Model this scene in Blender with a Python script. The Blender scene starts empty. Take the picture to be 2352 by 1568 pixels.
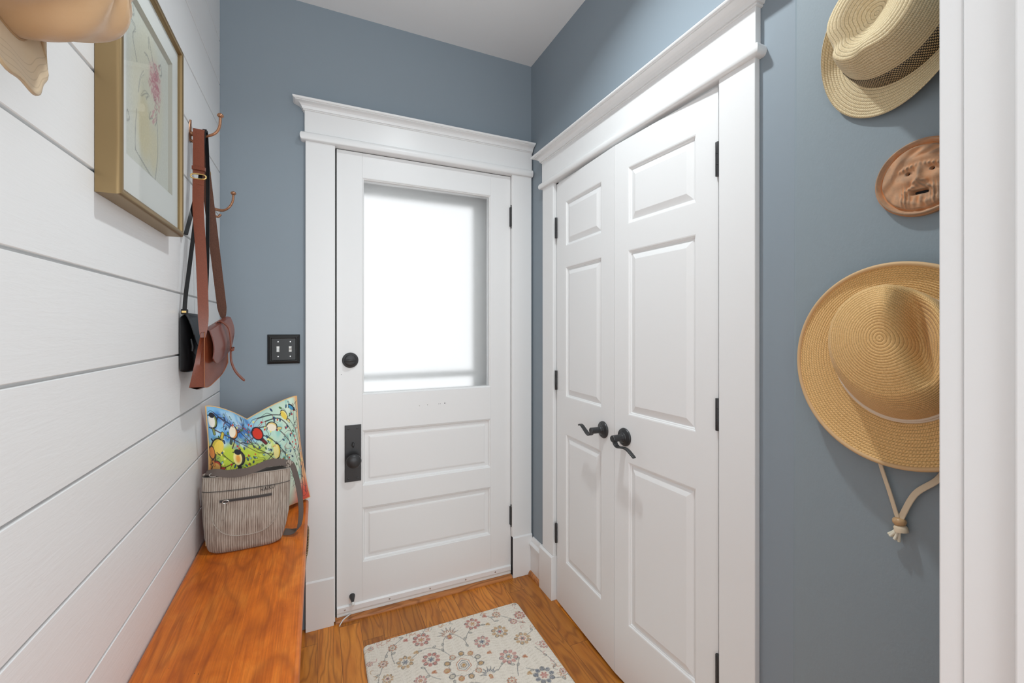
import bpy, bmesh, math, random
import numpy as np
from mathutils import Vector, Matrix

# ------------------------------------------------------------------ camera, world, light, exposure
SC = bpy.context.scene
COL = SC.collection
PI = math.pi
HC = 1.258                                   # camera height
YAW = math.radians(24.38)
cam_d = bpy.data.cameras.new('camera')
cam_d.sensor_width = 36.0
cam_d.lens = 984.0 / 2352.0 * 36.0
cam_d.shift_y = -(784.0 - 756.4) / 2352.0
cam_d.clip_start = 0.02
cam = bpy.data.objects.new('camera', cam_d)
COL.objects.link(cam)
cam.location = (0, 0, HC)
cam.rotation_euler = (PI / 2, 0, -YAW)
SC.camera = cam

SC.view_settings.view_transform = 'Standard'
SC.view_settings.look = 'None'
SC.view_settings.gamma = 1.0
SC.view_settings.use_curve_mapping = False
SC.view_settings.exposure = -0.16

world = bpy.data.worlds.new('world')
SC.world = world
world.use_nodes = True
bgn = world.node_tree.nodes['Background']
bgn.inputs['Color'].default_value = (0.965, 0.985, 1.0, 1)
bgn.inputs['Strength'].default_value = 1.25


def area_light(name, loc, rot, size, power, color=(1, 1, 1), size_y=None, spread=PI, shape='DISK'):
    d = bpy.data.lights.new(name, 'AREA')
    d.shape = shape
    d.size = size
    if size_y:
        d.size_y = size_y
    d.energy = power
    d.color = color
    d.spread = spread
    o = bpy.data.objects.new(name, d)
    COL.objects.link(o)
    o.location = loc
    o.rotation_euler = rot
    return o


# the hall's recessed ceiling downlight
area_light('hall_downlight', (0.50, 0.95, 2.618), (0, 0, 0), 0.08, 10.0, (0.905, 0.975, 1.0), spread=math.radians(140))
# broad fill light added behind the camera to lift doors, walls and ceiling
area_light('rear_fill_light', (0.15, -2.0, 1.25), (math.radians(99), 0, 0), 2.4, 43.0, (0.885, 0.962, 1.0), size_y=2.0, shape='RECTANGLE')

# ------------------------------------------------------------------ measures
WL, WR, YB, CEIL = -0.3485, 1.014, 1.995, 2.628
FRONT = -0.75


# ------------------------------------------------------------------ mesh helpers
class MB:
    def __init__(self):
        self.v = []
        self.f = []
        self.uv = []

    def add(self, verts, faces, uvs=None):
        n = len(self.v)
        self.v += [tuple(p) for p in verts]
        for i, f in enumerate(faces):
            self.f.append(tuple(n + k for k in f))
            self.uv.append([uvs[k] for k in f] if uvs is not None else [(0, 0)] * len(f))
        return self

    def box(self, x0, x1, y0, y1, z0, z1):
        if x0 > x1: x0, x1 = x1, x0
        if y0 > y1: y0, y1 = y1, y0
        if z0 > z1: z0, z1 = z1, z0
        v = [(x, y, z) for z in (z0, z1) for y in (y0, y1) for x in (x0, x1)]
        return self.add(v, [(0, 2, 3, 1), (4, 5, 7, 6), (0, 1, 5, 4), (2, 6, 7, 3), (0, 4, 6, 2), (1, 3, 7, 5)])

    def grid(self, P, closed_u=False, flip=False, uvs=None):
        """P[i][j] rows of points"""
        nu, nv = len(P), len(P[0])
        verts = [tuple(p) for row in P for p in row]
        U = [tuple(p) for row in uvs for p in row] if uvs is not None else None
        faces = []
        for i in range(nu if closed_u else nu - 1):
            i2 = (i + 1) % nu
            for j in range(nv - 1):
                q = (i * nv + j, i2 * nv + j, i2 * nv + j + 1, i * nv + j + 1)
                faces.append(q[::-1] if flip else q)
        return self.add(verts, faces, U)

    def tube(self, pts, r, seg=12, cap=True, closed=False):
        pts = [Vector(p) for p in pts]
        n = len(pts)
        rs = r if isinstance(r, (list, tuple)) else [r] * n
        T = []
        for i in range(n):
            if closed:
                t = pts[(i + 1) % n] - pts[i - 1]
            else:
                t = pts[min(i + 1, n - 1)] - pts[max(i - 1, 0)]
            T.append(t.normalized())
        a = Vector((0, 0, 1)) if abs(T[0].z) < 0.9 else Vector((1, 0, 0))
        nrm = (a - T[0] * a.dot(T[0])).normalized()
        rings = []
        for i in range(n):
            nrm = (nrm - T[i] * nrm.dot(T[i])).normalized()
            b = T[i].cross(nrm)
            rings.append([pts[i] + (nrm * math.cos(2 * PI * k / seg) + b * math.sin(2 * PI * k / seg)) * rs[i] for k in range(seg)])
        base = len(self.v)
        verts = [p for ring in rings for p in ring]
        faces = []
        for i in range(n if closed else n - 1):
            i2 = (i + 1) % n
            for k in range(seg):
                k2 = (k + 1) % seg
                faces.append((i * seg + k, i * seg + k2, i2 * seg + k2, i2 * seg + k))
        if cap and not closed:
            faces.append(tuple(range(seg))[::-1])
            faces.append(tuple((n - 1) * seg + k for k in range(seg)))
        return self.add(verts, faces)

    def ribbon(self, pts, wdir, width, thick):
        """flat strap along pts; wdir: one vector or a list of vectors across the strap"""
        pts = [Vector(p) for p in pts]
        n = len(pts)
        W = [Vector(w).normalized() for w in wdir] if isinstance(wdir, list) else [Vector(wdir).normalized()] * n
        ws = width if isinstance(width, list) else [width] * n
        rings = []
        for i in range(n):
            t = (pts[min(i + 1, n - 1)] - pts[max(i - 1, 0)]).normalized()
            w = (W[i] - t * W[i].dot(t)).normalized()
            b = t.cross(w)
            h, k = ws[i] / 2, thick / 2
            rings.append([pts[i] + w * h - b * k, pts[i] + w * h + b * k, pts[i] - w * h + b * k, pts[i] - w * h - b * k])
        verts = [p for r in rings for p in r]
        faces = []
        for i in range(n - 1):
            for k in range(4):
                k2 = (k + 1) % 4
                faces.append((i * 4 + k, i * 4 + k2, i * 4 + 4 + k2, i * 4 + 4 + k))
        faces.append((3, 2, 1, 0))
        m = (n - 1) * 4
        faces.append((m, m + 1, m + 2, m + 3))
        return self.add(verts, faces)

    def lathe(self, prof, origin, axis, seg=32, ref=None):
        """prof: list of (r, h) along axis"""
        o = Vector(origin)
        a = Vector(axis).normalized()
        r0 = Vector(ref) if ref else (Vector((0, 0, 1)) if abs(a.z) < 0.9 else Vector((1, 0, 0)))
        e = (r0 - a * r0.dot(a)).normalized()
        f = a.cross(e)
        rings = []
        for r, h in prof:
            rings.append([o + a * h + (e * math.cos(2 * PI * k / seg) + f * math.sin(2 * PI * k / seg)) * max(r, 1e-5) for k in range(seg)])
        verts = [p for ring in rings for p in ring]
        faces = []
        for i in range(len(prof) - 1):
            for k in range(seg):
                k2 = (k + 1) % seg
                faces.append((i * seg + k, i * seg + k2, i * seg + seg + k2, i * seg + seg + k))
        faces.append(tuple(range(seg))[::-1])
        faces.append(tuple((len(prof) - 1) * seg + k for k in range(seg)))
        return self.add(verts, faces)

    def rings(self, M, a0, a1, z0, z1, prof, cap=True):
        """mitred nested rectangles in a wall plane. M(a, b, z) -> world; prof: (inset, b)"""
        verts, faces = [], []
        for ins, b in prof:
            verts += [M(a0 + ins, b, z0 + ins), M(a1 - ins, b, z0 + ins), M(a1 - ins, b, z1 - ins), M(a0 + ins, b, z1 - ins)]
        for i in range(len(prof) - 1):
            for k in range(4):
                k2 = (k + 1) % 4
                faces.append((i * 4 + k, i * 4 + k2, i * 4 + 4 + k2, i * 4 + 4 + k))
        if cap:
            m = (len(prof) - 1) * 4
            faces.append((m, m + 1, m + 2, m + 3))
        return self.add(verts, faces)

    def ledge(self, M, a0, a1, prof, ret0=True, ret1=True):
        """a moulding along a wall with mitred returns. prof: (proud b, z) from bottom to top"""
        verts, faces = [], []
        pmin = min(p for p, z in prof)
        for p, z in prof:
            e = p - pmin
            l = a0 - (e if ret0 else 0)
            r = a1 + (e if ret1 else 0)
            verts += [M(l, 0, z), M(l, p, z), M(r, p, z), M(r, 0, z)]
        n = len(prof)
        for i in range(n - 1):
            for k in range(3):
                faces.append((i * 4 + k, i * 4 + k + 1, i * 4 + 4 + k + 1, i * 4 + 4 + k))
            faces.append((i * 4 + 3, i * 4, i * 4 + 4, i * 4 + 7))
        faces.append((3, 2, 1, 0))
        m = (n - 1) * 4
        faces.append((m, m + 1, m + 2, m + 3))
        return self.add(verts, faces)


def obj(name, mb, mat=None, parent=None, smooth=None, bevel=0, segs=2, subsurf=0, recalc=True, colors=None, weld=False):
    me = bpy.data.meshes.new(name)
    me.from_pydata(mb.v, [], mb.f)
    if any(u != (0, 0) for f in mb.uv for u in f[:1]) or getattr(mb, 'has_uv', False):
        uvl = me.uv_layers.new(name='UVMap')
        flat = [c for f in mb.uv for u in f for c in u]
        uvl.data.foreach_set('uv', flat)
    if colors is not None:
        ca = me.color_attributes.new('Col', 'FLOAT_COLOR', 'POINT')
        c = np.ones((len(mb.v), 4), dtype=np.float32)
        c[:, :3] = colors
        ca.data.foreach_set('color', c.ravel())
    if recalc or weld:
        bm = bmesh.new()
        bm.from_mesh(me)
        if weld:
            bmesh.ops.remove_doubles(bm, verts=bm.verts, dist=0.00002)
        bmesh.ops.recalc_face_normals(bm, faces=bm.faces)
        bm.to_mesh(me)
        bm.free()
    if smooth is not None:
        me.polygons.foreach_set('use_smooth', [True] * len(me.polygons))
        if smooth < 3.1:
            me.set_sharp_from_angle(angle=smooth)
    me.update()
    o = bpy.data.objects.new(name, me)
    COL.objects.link(o)
    if mat is not None:
        me.materials.append(mat)
    if parent is not None:
        o.parent = parent
        o.matrix_parent_inverse = Matrix.Translation(-Vector(parent_loc(parent)))
    if bevel:
        b = o.modifiers.new('bevel', 'BEVEL')
        b.width = bevel
        b.segments = segs
        b.limit_method = 'ANGLE'
        b.angle_limit = math.radians(40)
        b.harden_normals = False
    if subsurf:
        s = o.modifiers.new('subdivision', 'SUBSURF')
        s.levels = subsurf
        s.render_levels = subsurf
    return o


def parent_loc(p):
    # an Empty sits at its own place; a mesh part's vertices are already in world coordinates
    return p.location if p.type == 'EMPTY' else (0, 0, 0)


def tag(o, label=None, cat=None, group=None, kind=None):
    if label: o['label'] = label
    if cat: o['category'] = cat
    if group: o['group'] = group
    if kind: o['kind'] = kind
    return o


def thing(name, loc, label=None, cat=None, group=None, kind=None):
    o = bpy.data.objects.new(name, None)
    o.empty_display_size = 0.03
    COL.objects.link(o)
    o.location = loc
    return tag(o, label, cat, group, kind)


def MBACK(a, b, z): return (a, YB - b, z)
def MRIGHT(a, b, z): return (WR - b, a, z)
def MLEFT(a, b, z): return (WL + b, a, z)


def lerp(a, b, t): return a + (b - a) * t
def sstep(a, b, x):
    t = np.clip((x - a) / (b - a), 0, 1)
    return t * t * (3 - 2 * t)


def spline(pts, n=8):
    """Catmull-Rom through pts"""
    P = [Vector(p) for p in pts]
    out = []
    for i in range(len(P) - 1):
        p0, p1, p2, p3 = P[max(i - 1, 0)], P[i], P[i + 1], P[min(i + 2, len(P) - 1)]
        for k in range(n):
            t = k / n
            out.append(0.5 * ((2 * p1) + (p2 - p0) * t + (2 * p0 - 5 * p1 + 4 * p2 - p3) * t * t + (3 * p1 - p0 - 3 * p2 + p3) * t ** 3))
    out.append(P[-1])
    return out


# ------------------------------------------------------------------ materials
class NT:
    def __init__(self, name):
        self.m = bpy.data.materials.new(name)
        self.m.use_nodes = True
        self.t = self.m.node_tree
        self.b = self.t.nodes['Principled BSDF']
        self.out = self.t.nodes['Material Output']

    def n(self, typ, **kw):
        nd = self.t.nodes.new(typ)
        for k, v in kw.items():
            setattr(nd, k, v)
        return nd

    def link(self, a, b):
        self.t.links.new(a, b)

    def inp(self, nd, key, val):
        if hasattr(val, 'is_linked') or hasattr(val, 'links'):
            self.t.links.new(val, nd.inputs[key])
        else:
            nd.inputs[key].default_value = val

    def math(self, op, a, b=None, c=None, clamp=False):
        nd = self.n('ShaderNodeMath', operation=op, use_clamp=clamp)
        self.inp(nd, 0, a)
        if b is not None: self.inp(nd, 1, b)
        if c is not None: self.inp(nd, 2, c)
        return nd.outputs[0]

    def coord(self, kind='Object'):
        return self.n('ShaderNodeTexCoord').outputs[kind]

    def mapping(self, vec, scale=(1, 1, 1), loc=(0, 0, 0), rot=(0, 0, 0)):
        nd = self.n('ShaderNodeMapping')
        self.link(vec, nd.inputs['Vector'])
        nd.inputs['Scale'].default_value = scale
        nd.inputs['Location'].default_value = loc
        nd.inputs['Rotation'].default_value = rot
        return nd.outputs[0]

    def noise(self, vec, scale, detail=4, rough=0.55, dist=0.0):
        nd = self.n('ShaderNodeTexNoise')
        self.link(vec, nd.inputs['Vector'])
        self.inp(nd, 'Scale', scale)
        nd.inputs['Detail'].default_value = detail
        nd.inputs['Roughness'].default_value = rough
        nd.inputs['Distortion'].default_value = dist
        return nd.outputs['Fac']

    def sep(self, vec):
        nd = self.n('ShaderNodeSeparateXYZ')
        self.link(vec, nd.inputs[0])
        return nd.outputs

    def comb(self, x, y, z):
        nd = self.n('ShaderNodeCombineXYZ')
        for i, v in enumerate((x, y, z)):
            self.inp(nd, i, v)
        return nd.outputs[0]

    def white(self, vec):
        nd = self.n('ShaderNodeTexWhiteNoise', noise_dimensions='3D')
        self.link(vec, nd.inputs['Vector'])
        return nd.outputs['Value']

    def ramp(self, fac, stops):
        nd = self.n('ShaderNodeValToRGB')
        self.link(fac, nd.inputs[0])
        el = nd.color_ramp.elements
        while len(el) < len(stops):
            el.new(0.5)
        for e, (p, c) in zip(el, stops):
            e.position = p
            e.color = (c[0], c[1], c[2], 1)
        return nd.outputs[0]

    def mix(self, fac, a, b, blend='MIX'):
        nd = self.n('ShaderNodeMix', data_type='RGBA', blend_type=blend)
        self.inp(nd, 0, fac)
        for k, v in ((6, a), (7, b)):
            if isinstance(v, tuple):
                nd.inputs[k].default_value = (v[0], v[1], v[2], 1)
            else:
                self.link(v, nd.inputs[k])
        return nd.outputs[2]

    def bump(self, height, strength=0.2, dist=0.001):
        nd = self.n('ShaderNodeBump')
        nd.inputs['Strength'].default_value = strength
        nd.inputs['Distance'].default_value = dist
        self.link(height, nd.inputs['Height'])
        self.link(nd.outputs[0], self.b.inputs['Normal'])

    def set(self, color=None, rough=None, metal=None, spec=None, coat=None, sheen=None):
        for key, v in (('Base Color', color), ('Roughness', rough), ('Metallic', metal), ('Specular IOR Level', spec), ('Coat Weight', coat), ('Sheen Weight', sheen)):
            if v is None:
                continue
            if isinstance(v, tuple):
                self.b.inputs[key].default_value = (v[0], v[1], v[2], 1)
            elif isinstance(v, (int, float)):
                self.b.inputs[key].default_value = v
            else:
                self.link(v, self.b.inputs[key])
        return self


def simple(name, color, rough=0.5, metal=0.0, bump=0, scale=60, spec=None, coat=None, var=0.0):
    t = NT(name)
    t.set(color, rough, metal, spec, coat)
    if bump or var:
        h = t.noise(t.coord(), scale, 5)
        if bump:
            t.bump(h, bump)
        if var:
            t.set(t.ramp(h, [(0.3, tuple(c * (1 - var) for c in color)), (0.7, tuple(min(1, c * (1 + var)) for c in color))]))
    return t.m


def paint(name, color, rough, stretch, scale, strength, dist=0.0006):
    """brushed or rolled paint"""
    t = NT(name)
    t.set(color, rough)
    v = t.mapping(t.coord(), stretch)
    h = t.noise(v, scale, 6, 0.6)
    t.bump(h, strength, dist)
    return t.m


M_TRIM = paint('white_trim_paint', (0.86, 0.86, 0.86), 0.32, (1, 1, 0.35), 60, 0.10)
M_DOOR = paint('white_door_paint', (0.855, 0.855, 0.855), 0.36, (1, 1, 0.4), 50, 0.12)
M_CLOSET = paint('white_closet_door_paint', (0.86, 0.86, 0.86), 0.38, (1, 1, 0.3), 70, 0.05)
M_BLUE = paint('slate_blue_wall_paint', (0.265, 0.315, 0.360), 0.62, (1, 1, 1), 260, 0.12, 0.0005)
M_CEIL = paint('ceiling_paint', (0.90, 0.90, 0.90), 0.85, (1, 1, 1), 200, 0.06)


def make_shiplap():
    t = NT('white_shiplap_paint')
    c = t.coord()
    g = t.noise(t.mapping(c, (1, 3.0, 26)), 3.2, 8, 0.62, 0.6)
    k = t.noise(t.mapping(c, (1, 30, 130)), 1.6, 3)
    h = t.math('ADD', t.math('MULTIPLY', g, 1.0), t.math('MULTIPLY', k, 0.25))
    t.set((0.835, 0.835, 0.835), 0.42)
    t.bump(h, 0.34, 0.0015)
    return t.m


M_SHIP = make_shiplap()


def oak(name, c_dark, c_mid, c_light, plank=None, along='Y', rough=0.32, ring=9.0, coat=0.25, line_mix=0.6):
    t = NT(name)
    c = t.coord()
    s = t.sep(c)
    x, y, z = s[0], s[1], s[2]
    if along == 'X':
        x, y = y, x
    if plank:
        idx = t.math('FLOOR', t.math('DIVIDE', x, plank))
        r1 = t.white(t.comb(idx, 3.3, 1.7))
        yy = t.math('ADD', y, t.math('MULTIPLY', r1, 3.0))
        jdx = t.math('FLOOR', t.math('DIVIDE', yy, 0.72))
        r2 = t.white(t.comb(idx, jdx, 5.1))
        xo = t.math('ADD', x, t.math('MULTIPLY', r2, 7.0))
        yo = t.math('ADD', y, t.math('MULTIPLY', r2, 13.0))
    else:
        r2 = None
        xo, yo = x, y
    # cathedral rings: contour lines of a stretched noise
    n1 = t.noise(t.comb(t.math('MULTIPLY', xo, 11.0), t.math('MULTIPLY', yo, 1.7), t.math('MULTIPLY', z, 11.0)), 1.0, 2, 0.45, 0.25)
    fr = t.math('SINE', t.math('MULTIPLY', n1, ring * 2 * PI))
    line = t.math('POWER', t.math('MULTIPLY_ADD', fr, 0.5, 0.5), 3.0)
    fine = t.noise(t.comb(t.math('MULTIPLY', xo, 420.0), t.math('MULTIPLY', yo, 9.0), z), 1.0, 3)
    mott = t.noise(t.comb(t.math('MULTIPLY', xo, 30.0), t.math('MULTIPLY', yo, 6.0), z), 1.0, 3)
    base = t.ramp(mott, [(0.25, c_mid), (0.75, c_light)])
    col = t.mix(t.math('MULTIPLY', line, line_mix), base, c_dark)
    col = t.mix(t.math('MULTIPLY', t.math('GREATER_THAN', fine, 0.60), 0.28), col, c_dark)
    if plank:
        sh = t.math('MULTIPLY_ADD', r2, 0.5, 0.74)
        col = t.mix(1.0, col, t.comb(sh, sh, sh), 'MULTIPLY')
        fx = t.math('FRACT', t.math('DIVIDE', x, plank))
        e = t.math('LESS_THAN', t.math('MINIMUM', fx, t.math('SUBTRACT', 1.0, fx)), 0.010)
        fy = t.math('FRACT', t.math('DIVIDE', yy, 0.72))
        e2 = t.math('LESS_THAN', t.math('MINIMUM', fy, t.math('SUBTRACT', 1.0, fy)), 0.0012)
        ee = t.math('MAXIMUM', e, e2)
        col = t.mix(t.math('MULTIPLY', ee, 0.7), col, tuple(v * 0.35 for v in c_dark))
        hh = t.math('SUBTRACT', t.math('MULTIPLY', fine, 0.15), t.math('MULTIPLY', ee, 1.0))
    else:
        hh = t.math('MULTIPLY', fine, 0.2)
    t.set(col, rough, coat=coat)
    t.b.inputs['Coat Roughness'].default_value = 0.2
    t.bump(hh, 0.15, 0.0006)
    return t.m


M_FLOOR = oak('oak_floorboards', (0.22, 0.052, 0.005), (0.54, 0.165, 0.014), (0.68, 0.260, 0.034), plank=0.083, coat=0.06, rough=0.40, ring=12.0, line_mix=0.5)
M_OAKTRIM = oak('oak_threshold', (0.20, 0.060, 0.012), (0.46, 0.165, 0.040), (0.58, 0.235, 0.075), along='X', ring=14, rough=0.45, coat=0.0)


def make_cherry():
    t = NT('cherry_bench_wood')
    c = t.coord()
    s = t.sep(c)
    seam = t.math('GREATER_THAN', s[0], -0.165)
    off = t.math('MULTIPLY', seam, 3.7)
    x = t.math('ADD', s[0], off)
    y = t.math('ADD', s[1], off)
    n1 = t.noise(t.comb(t.math('MULTIPLY', x, 7.5), t.math('MULTIPLY', y, 1.3), t.math('MULTIPLY', s[2], 7.0)), 1.0, 2, 0.5, 0.4)
    fr = t.math('SINE', t.math('MULTIPLY', n1, 55.0))
    line = t.math('POWER', t.math('MULTIPLY_ADD', fr, 0.5, 0.5), 4.0)
    mott = t.noise(t.comb(t.math('MULTIPLY', x, 16.0), t.math('MULTIPLY', y, 7.0), s[2]), 1.0, 5, 0.62, 0.5)
    fleck = t.noise(t.comb(t.math('MULTIPLY', x, 150.0), t.math('MULTIPLY', y, 45.0), s[2]), 1.0, 2)
    col = t.ramp(mott, [(0.22, (0.42, 0.080, 0.006)), (0.5, (0.68, 0.165, 0.013)), (0.8, (0.82, 0.27, 0.035))])
    col = t.mix(t.math('MULTIPLY', line, 0.35), col, (0.20, 0.040, 0.006))
    streak = t.noise(t.comb(t.math('MULTIPLY', x, 260.0), t.math('MULTIPLY', y, 7.0), s[2]), 1.0, 4, 0.6)
    col = t.mix(t.math('MULTIPLY', t.math('SUBTRACT', streak, 0.40, clamp=True), 1.5, clamp=True), col, (0.25, 0.045, 0.006))
    pits = t.math('MULTIPLY', t.math('GREATER_THAN', fleck, 0.765), t.math('GREATER_THAN', t.noise(c, 5.0, 1), 0.52))
    col = t.mix(t.math('MULTIPLY', pits, 0.8), col, (0.04, 0.01, 0.004))
    tone = t.math('MULTIPLY_ADD', seam, 0.14, 0.93)
    col = t.mix(1.0, col, t.comb(tone, tone, tone), 'MULTIPLY')
    t.set(col, 0.36, coat=0.0, spec=0.35)
    t.bump(mott, 0.05, 0.0008)
    return t.m


M_CHERRY = make_cherry()
M_IRON = simple('black_iron', (0.040, 0.040, 0.042), 0.38, 0.25, 0.15, 220)
M_BLACKPL = simple('black_switch_plate', (0.016, 0.016, 0.016), 0.33, 0.2, 0.05, 200)
M_IVORY = simple('white_plastic', (0.82, 0.82, 0.80), 0.35)
M_STEEL = simple('screw_steel', (0.55, 0.55, 0.55), 0.3, 0.9)
M_COPPER = simple('antique_copper', (0.40, 0.205, 0.120), 0.36, 0.9, 0.15, 240, var=0.35)
M_GOLD = simple('gold_hardware', (0.85, 0.60, 0.24), 0.22, 1.0)
M_FRAME = simple('bronze_gold_frame', (0.30, 0.208, 0.102), 0.40, 0.78, 0.03, 30)
M_MAT = simple('mat_board', (0.92, 0.935, 0.90), 0.85)
M_BEVEL = simple('mat_bevel', (0.62, 0.60, 0.52), 0.8)
M_BROWN = simple('brown_leather', (0.185, 0.043, 0.018), 0.33, 0, 0.10, 420, var=0.16)
M_FLAP = simple('smooth_brown_leather', (0.17, 0.052, 0.038), 0.30, 0, 0.10, 420, var=0.10)
M_BROWNIN = simple('raw_leather', (0.105, 0.040, 0.022), 0.75, 0, 0.3, 300, var=0.2)
M_BLACKL = simple('black_leather', (0.008, 0.008, 0.009), 0.33, 0, 0.10, 300, spec=0.35)
M_STITCH = simple('tan_stitching', (0.34, 0.125, 0.055), 0.7)
M_WEB = simple('grey_brown_webbing', (0.125, 0.095, 0.082), 0.75, 0, 0.3, 900)
M_ZIP = simple('zip_tape', (0.075, 0.065, 0.058), 0.6, 0, 0.3, 900)
M_NICKEL = simple('nickel', (0.62, 0.60, 0.57), 0.25, 1.0)
M_TERRA = None
M_CORD = simple('cream_cord', (0.74, 0.60, 0.43), 0.8, 0, 0.2, 500)
M_TASSEL = simple('cream_tassel', (0.78, 0.72, 0.58), 0.9, 0, 0.3, 700)
M_BEAD = simple('tan_wooden_bead', (0.55, 0.34, 0.17), 0.3)
M_BIND = simple('tan_ribbon_binding', (0.66, 0.43, 0.22), 0.65, 0, 0.2, 900)
M_WHITERIB = simple('cream_hat_band', (0.80, 0.68, 0.54), 0.7, 0, 0.2, 900)
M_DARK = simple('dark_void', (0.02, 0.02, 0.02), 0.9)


def make_stripes(name='pinstriped_corduroy'):
    t = NT(name)
    c = t.coord()
    s = t.sep(c)
    n = t.noise(t.comb(t.math('MULTIPLY', s[0], 330.0), t.math('MULTIPLY', s[2], 22.0), t.math('MULTIPLY', s[1], 30.0)), 1.0, 4, 0.6)
    st = t.math('SINE', t.math('MULTIPLY', s[0], 2 * PI / 0.0062))
    f = t.math('ADD', t.math('MULTIPLY', st, 0.15), n)
    wear = t.noise(c, 22.0, 3)
    f = t.math('ADD', f, t.math('MULTIPLY', wear, 0.30))
    col = t.ramp(f, [(0.34, (0.165, 0.118, 0.092)), (0.58, (0.29, 0.232, 0.188)), (0.84, (0.46, 0.40, 0.34))])
    t.set(col, 0.8, sheen=0.2)
    t.bump(f, 0.25, 0.0012)
    return t.m


M_STRIPE = make_stripes()


def make_straw(name, c_lo, c_hi, band, stitch=420.0, dots=0.5, vmax=0.2):
    """braided straw: uv.x round the hat, uv.y metres along the profile"""
    t = NT(name)
    uv = t.coord('UV')
    s = t.sep(uv)
    ph = t.math('DIVIDE', s[1], band)
    fr = t.math('FRACT', ph)
    row = t.math('FLOOR', ph)
    groove = t.math('LESS_THAN', t.math('MINIMUM', fr, t.math('SUBTRACT', 1.0, fr)), 0.10)
    rad = t.math('ADD', s[1], 0.004)
    st = t.math('SINE', t.math('ADD', t.math('MULTIPLY', s[0], stitch), t.math('MULTIPLY', row, 1.9)))
    zz = t.math('SINE', t.math('ADD', t.math('MULTIPLY', s[0], stitch * 1.0), t.math('MULTIPLY', fr, 2 * PI)))
    nn = t.noise(t.coord(), 330.0, 4, 0.65)
    fade = t.math('DIVIDE', t.math('SUBTRACT', vmax, s[1]), 0.10, clamp=True)
    f = t.math('ADD', t.math('MULTIPLY', t.math('MULTIPLY', zz, fade), 0.13), t.math('ADD', t.math('MULTIPLY', nn, 0.85), 0.06))
    col = t.ramp(f, [(0.25, c_lo), (0.65, c_hi)])
    dot = t.math('MULTIPLY', t.math('GREATER_THAN', st, 0.80), t.math('LESS_THAN', t.math('ABSOLUTE', t.math('SUBTRACT', fr, 0.5)), 0.20))
    col = t.mix(t.math('MULTIPLY', dot, dots), col, tuple(v * 0.30 for v in c_lo))
    col = t.mix(t.math('MULTIPLY', groove, 0.55), col, tuple(v * 0.42 for v in c_lo))
    t.set(col, 0.75, sheen=0.1)
    hgt = t.math('ADD', t.math('SINE', t.math('MULTIPLY', fr, PI)), t.math('MULTIPLY', t.math('MULTIPLY', zz, fade), 0.13))
    t.bump(hgt, 0.6, 0.0013)
    return t.m


M_STRAW1 = make_straw('pale_straw_braid', (0.66, 0.49, 0.25), (0.88, 0.74, 0.48), 0.0062, 2 * PI * 170, 0.3, vmax=0.19)
M_STRAW2 = make_straw('tan_straw_braid', (0.64, 0.36, 0.115), (0.90, 0.58, 0.25), 0.0052, 2 * PI * 190, 0.42, vmax=0.19)


def make_band():
    t = NT('black_and_straw_woven_band')
    uv = t.coord('UV')
    s = t.sep(uv)
    a = t.math('MULTIPLY', s[0], 128.0)
    b = t.math('MULTIPLY', s[1], 1.0 / 0.0042)
    odd = t.math('MULTIPLY', t.math('FLOOR', b), 0.36)
    w = t.math('FRACT', t.math('ADD', a, odd))
    fy = t.math('FRACT', b)
    f = t.math('MULTIPLY', t.math('LESS_THAN', w, 0.66), t.math('GREATER_THAN', fy, 0.12))
    col = t.mix(f, (0.60, 0.45, 0.25), (0.012, 0.010, 0.010))
    t.set(col, 0.7)
    t.bump(t.math('SINE', t.math('MULTIPLY', fy, PI)), 0.5, 0.001)
    return t.m


M_BAND = make_band()


def make_cotton():
    t = NT('tan_satin_cotton')
    c = t.coord()
    n = t.noise(c, 9.0, 3)
    col = t.ramp(n, [(0.3, (0.50, 0.31, 0.155)), (0.7, (0.60, 0.40, 0.225))])
    t.set(col, 0.34, sheen=0.25)
    w = t.noise(t.mapping(c, (1, 1, 1)), 700.0, 2)
    t.bump(t.math('ADD', t.math('MULTIPLY', n, 2.0), t.math('MULTIPLY', w, 0.1)), 0.25, 0.004)
    return t.m


M_CAP = make_cotton()


def make_brim():
    t = NT('tan_stitched_brim')
    uv = t.coord('UV')
    s = t.sep(uv)
    fr = t.math('FRACT', t.math('DIVIDE', s[1], 0.0085))
    on = t.math('GREATER_THAN', s[1], 0.022)
    line = t.math('MULTIPLY', t.math('LESS_THAN', t.math('ABSOLUTE', t.math('SUBTRACT', fr, 0.5)), 0.09), on)
    col = t.mix(t.math('MULTIPLY', line, 0.35), (0.58, 0.43, 0.265), (0.33, 0.22, 0.12))
    t.set(col, 0.6, sheen=0.2)
    t.bump(t.math('SUBTRACT', 1.0, line), 0.6, 0.001)
    return t.m


M_BRIM = make_brim()


def vcol(name, rough, bump=0.2, scale=500, sheen=0.0, dist=0.001):
    """a print stored in the mesh's colour attribute"""
    t = NT(name)
    a = t.n('ShaderNodeVertexColor', layer_name='Col')
    n = t.noise(t.coord(), scale, 3)
    k = t.math('MULTIPLY_ADD', n, 0.24, 0.88)
    col = t.mix(1.0, a.outputs[0], t.comb(k, k, k), 'MULTIPLY')
    t.set(col, rough, sheen=sheen)
    t.bump(n, bump, dist)
    return t.m


M_PRINT = vcol('bird_print_fabric', 0.75, 0.2, 700, 0.2)
M_RUG = vcol('woven_rug', 0.95, 0.8, 420, 0.2, 0.003)
M_ART = vcol('watercolour_paper', 0.9, 0.05, 200)


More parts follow.
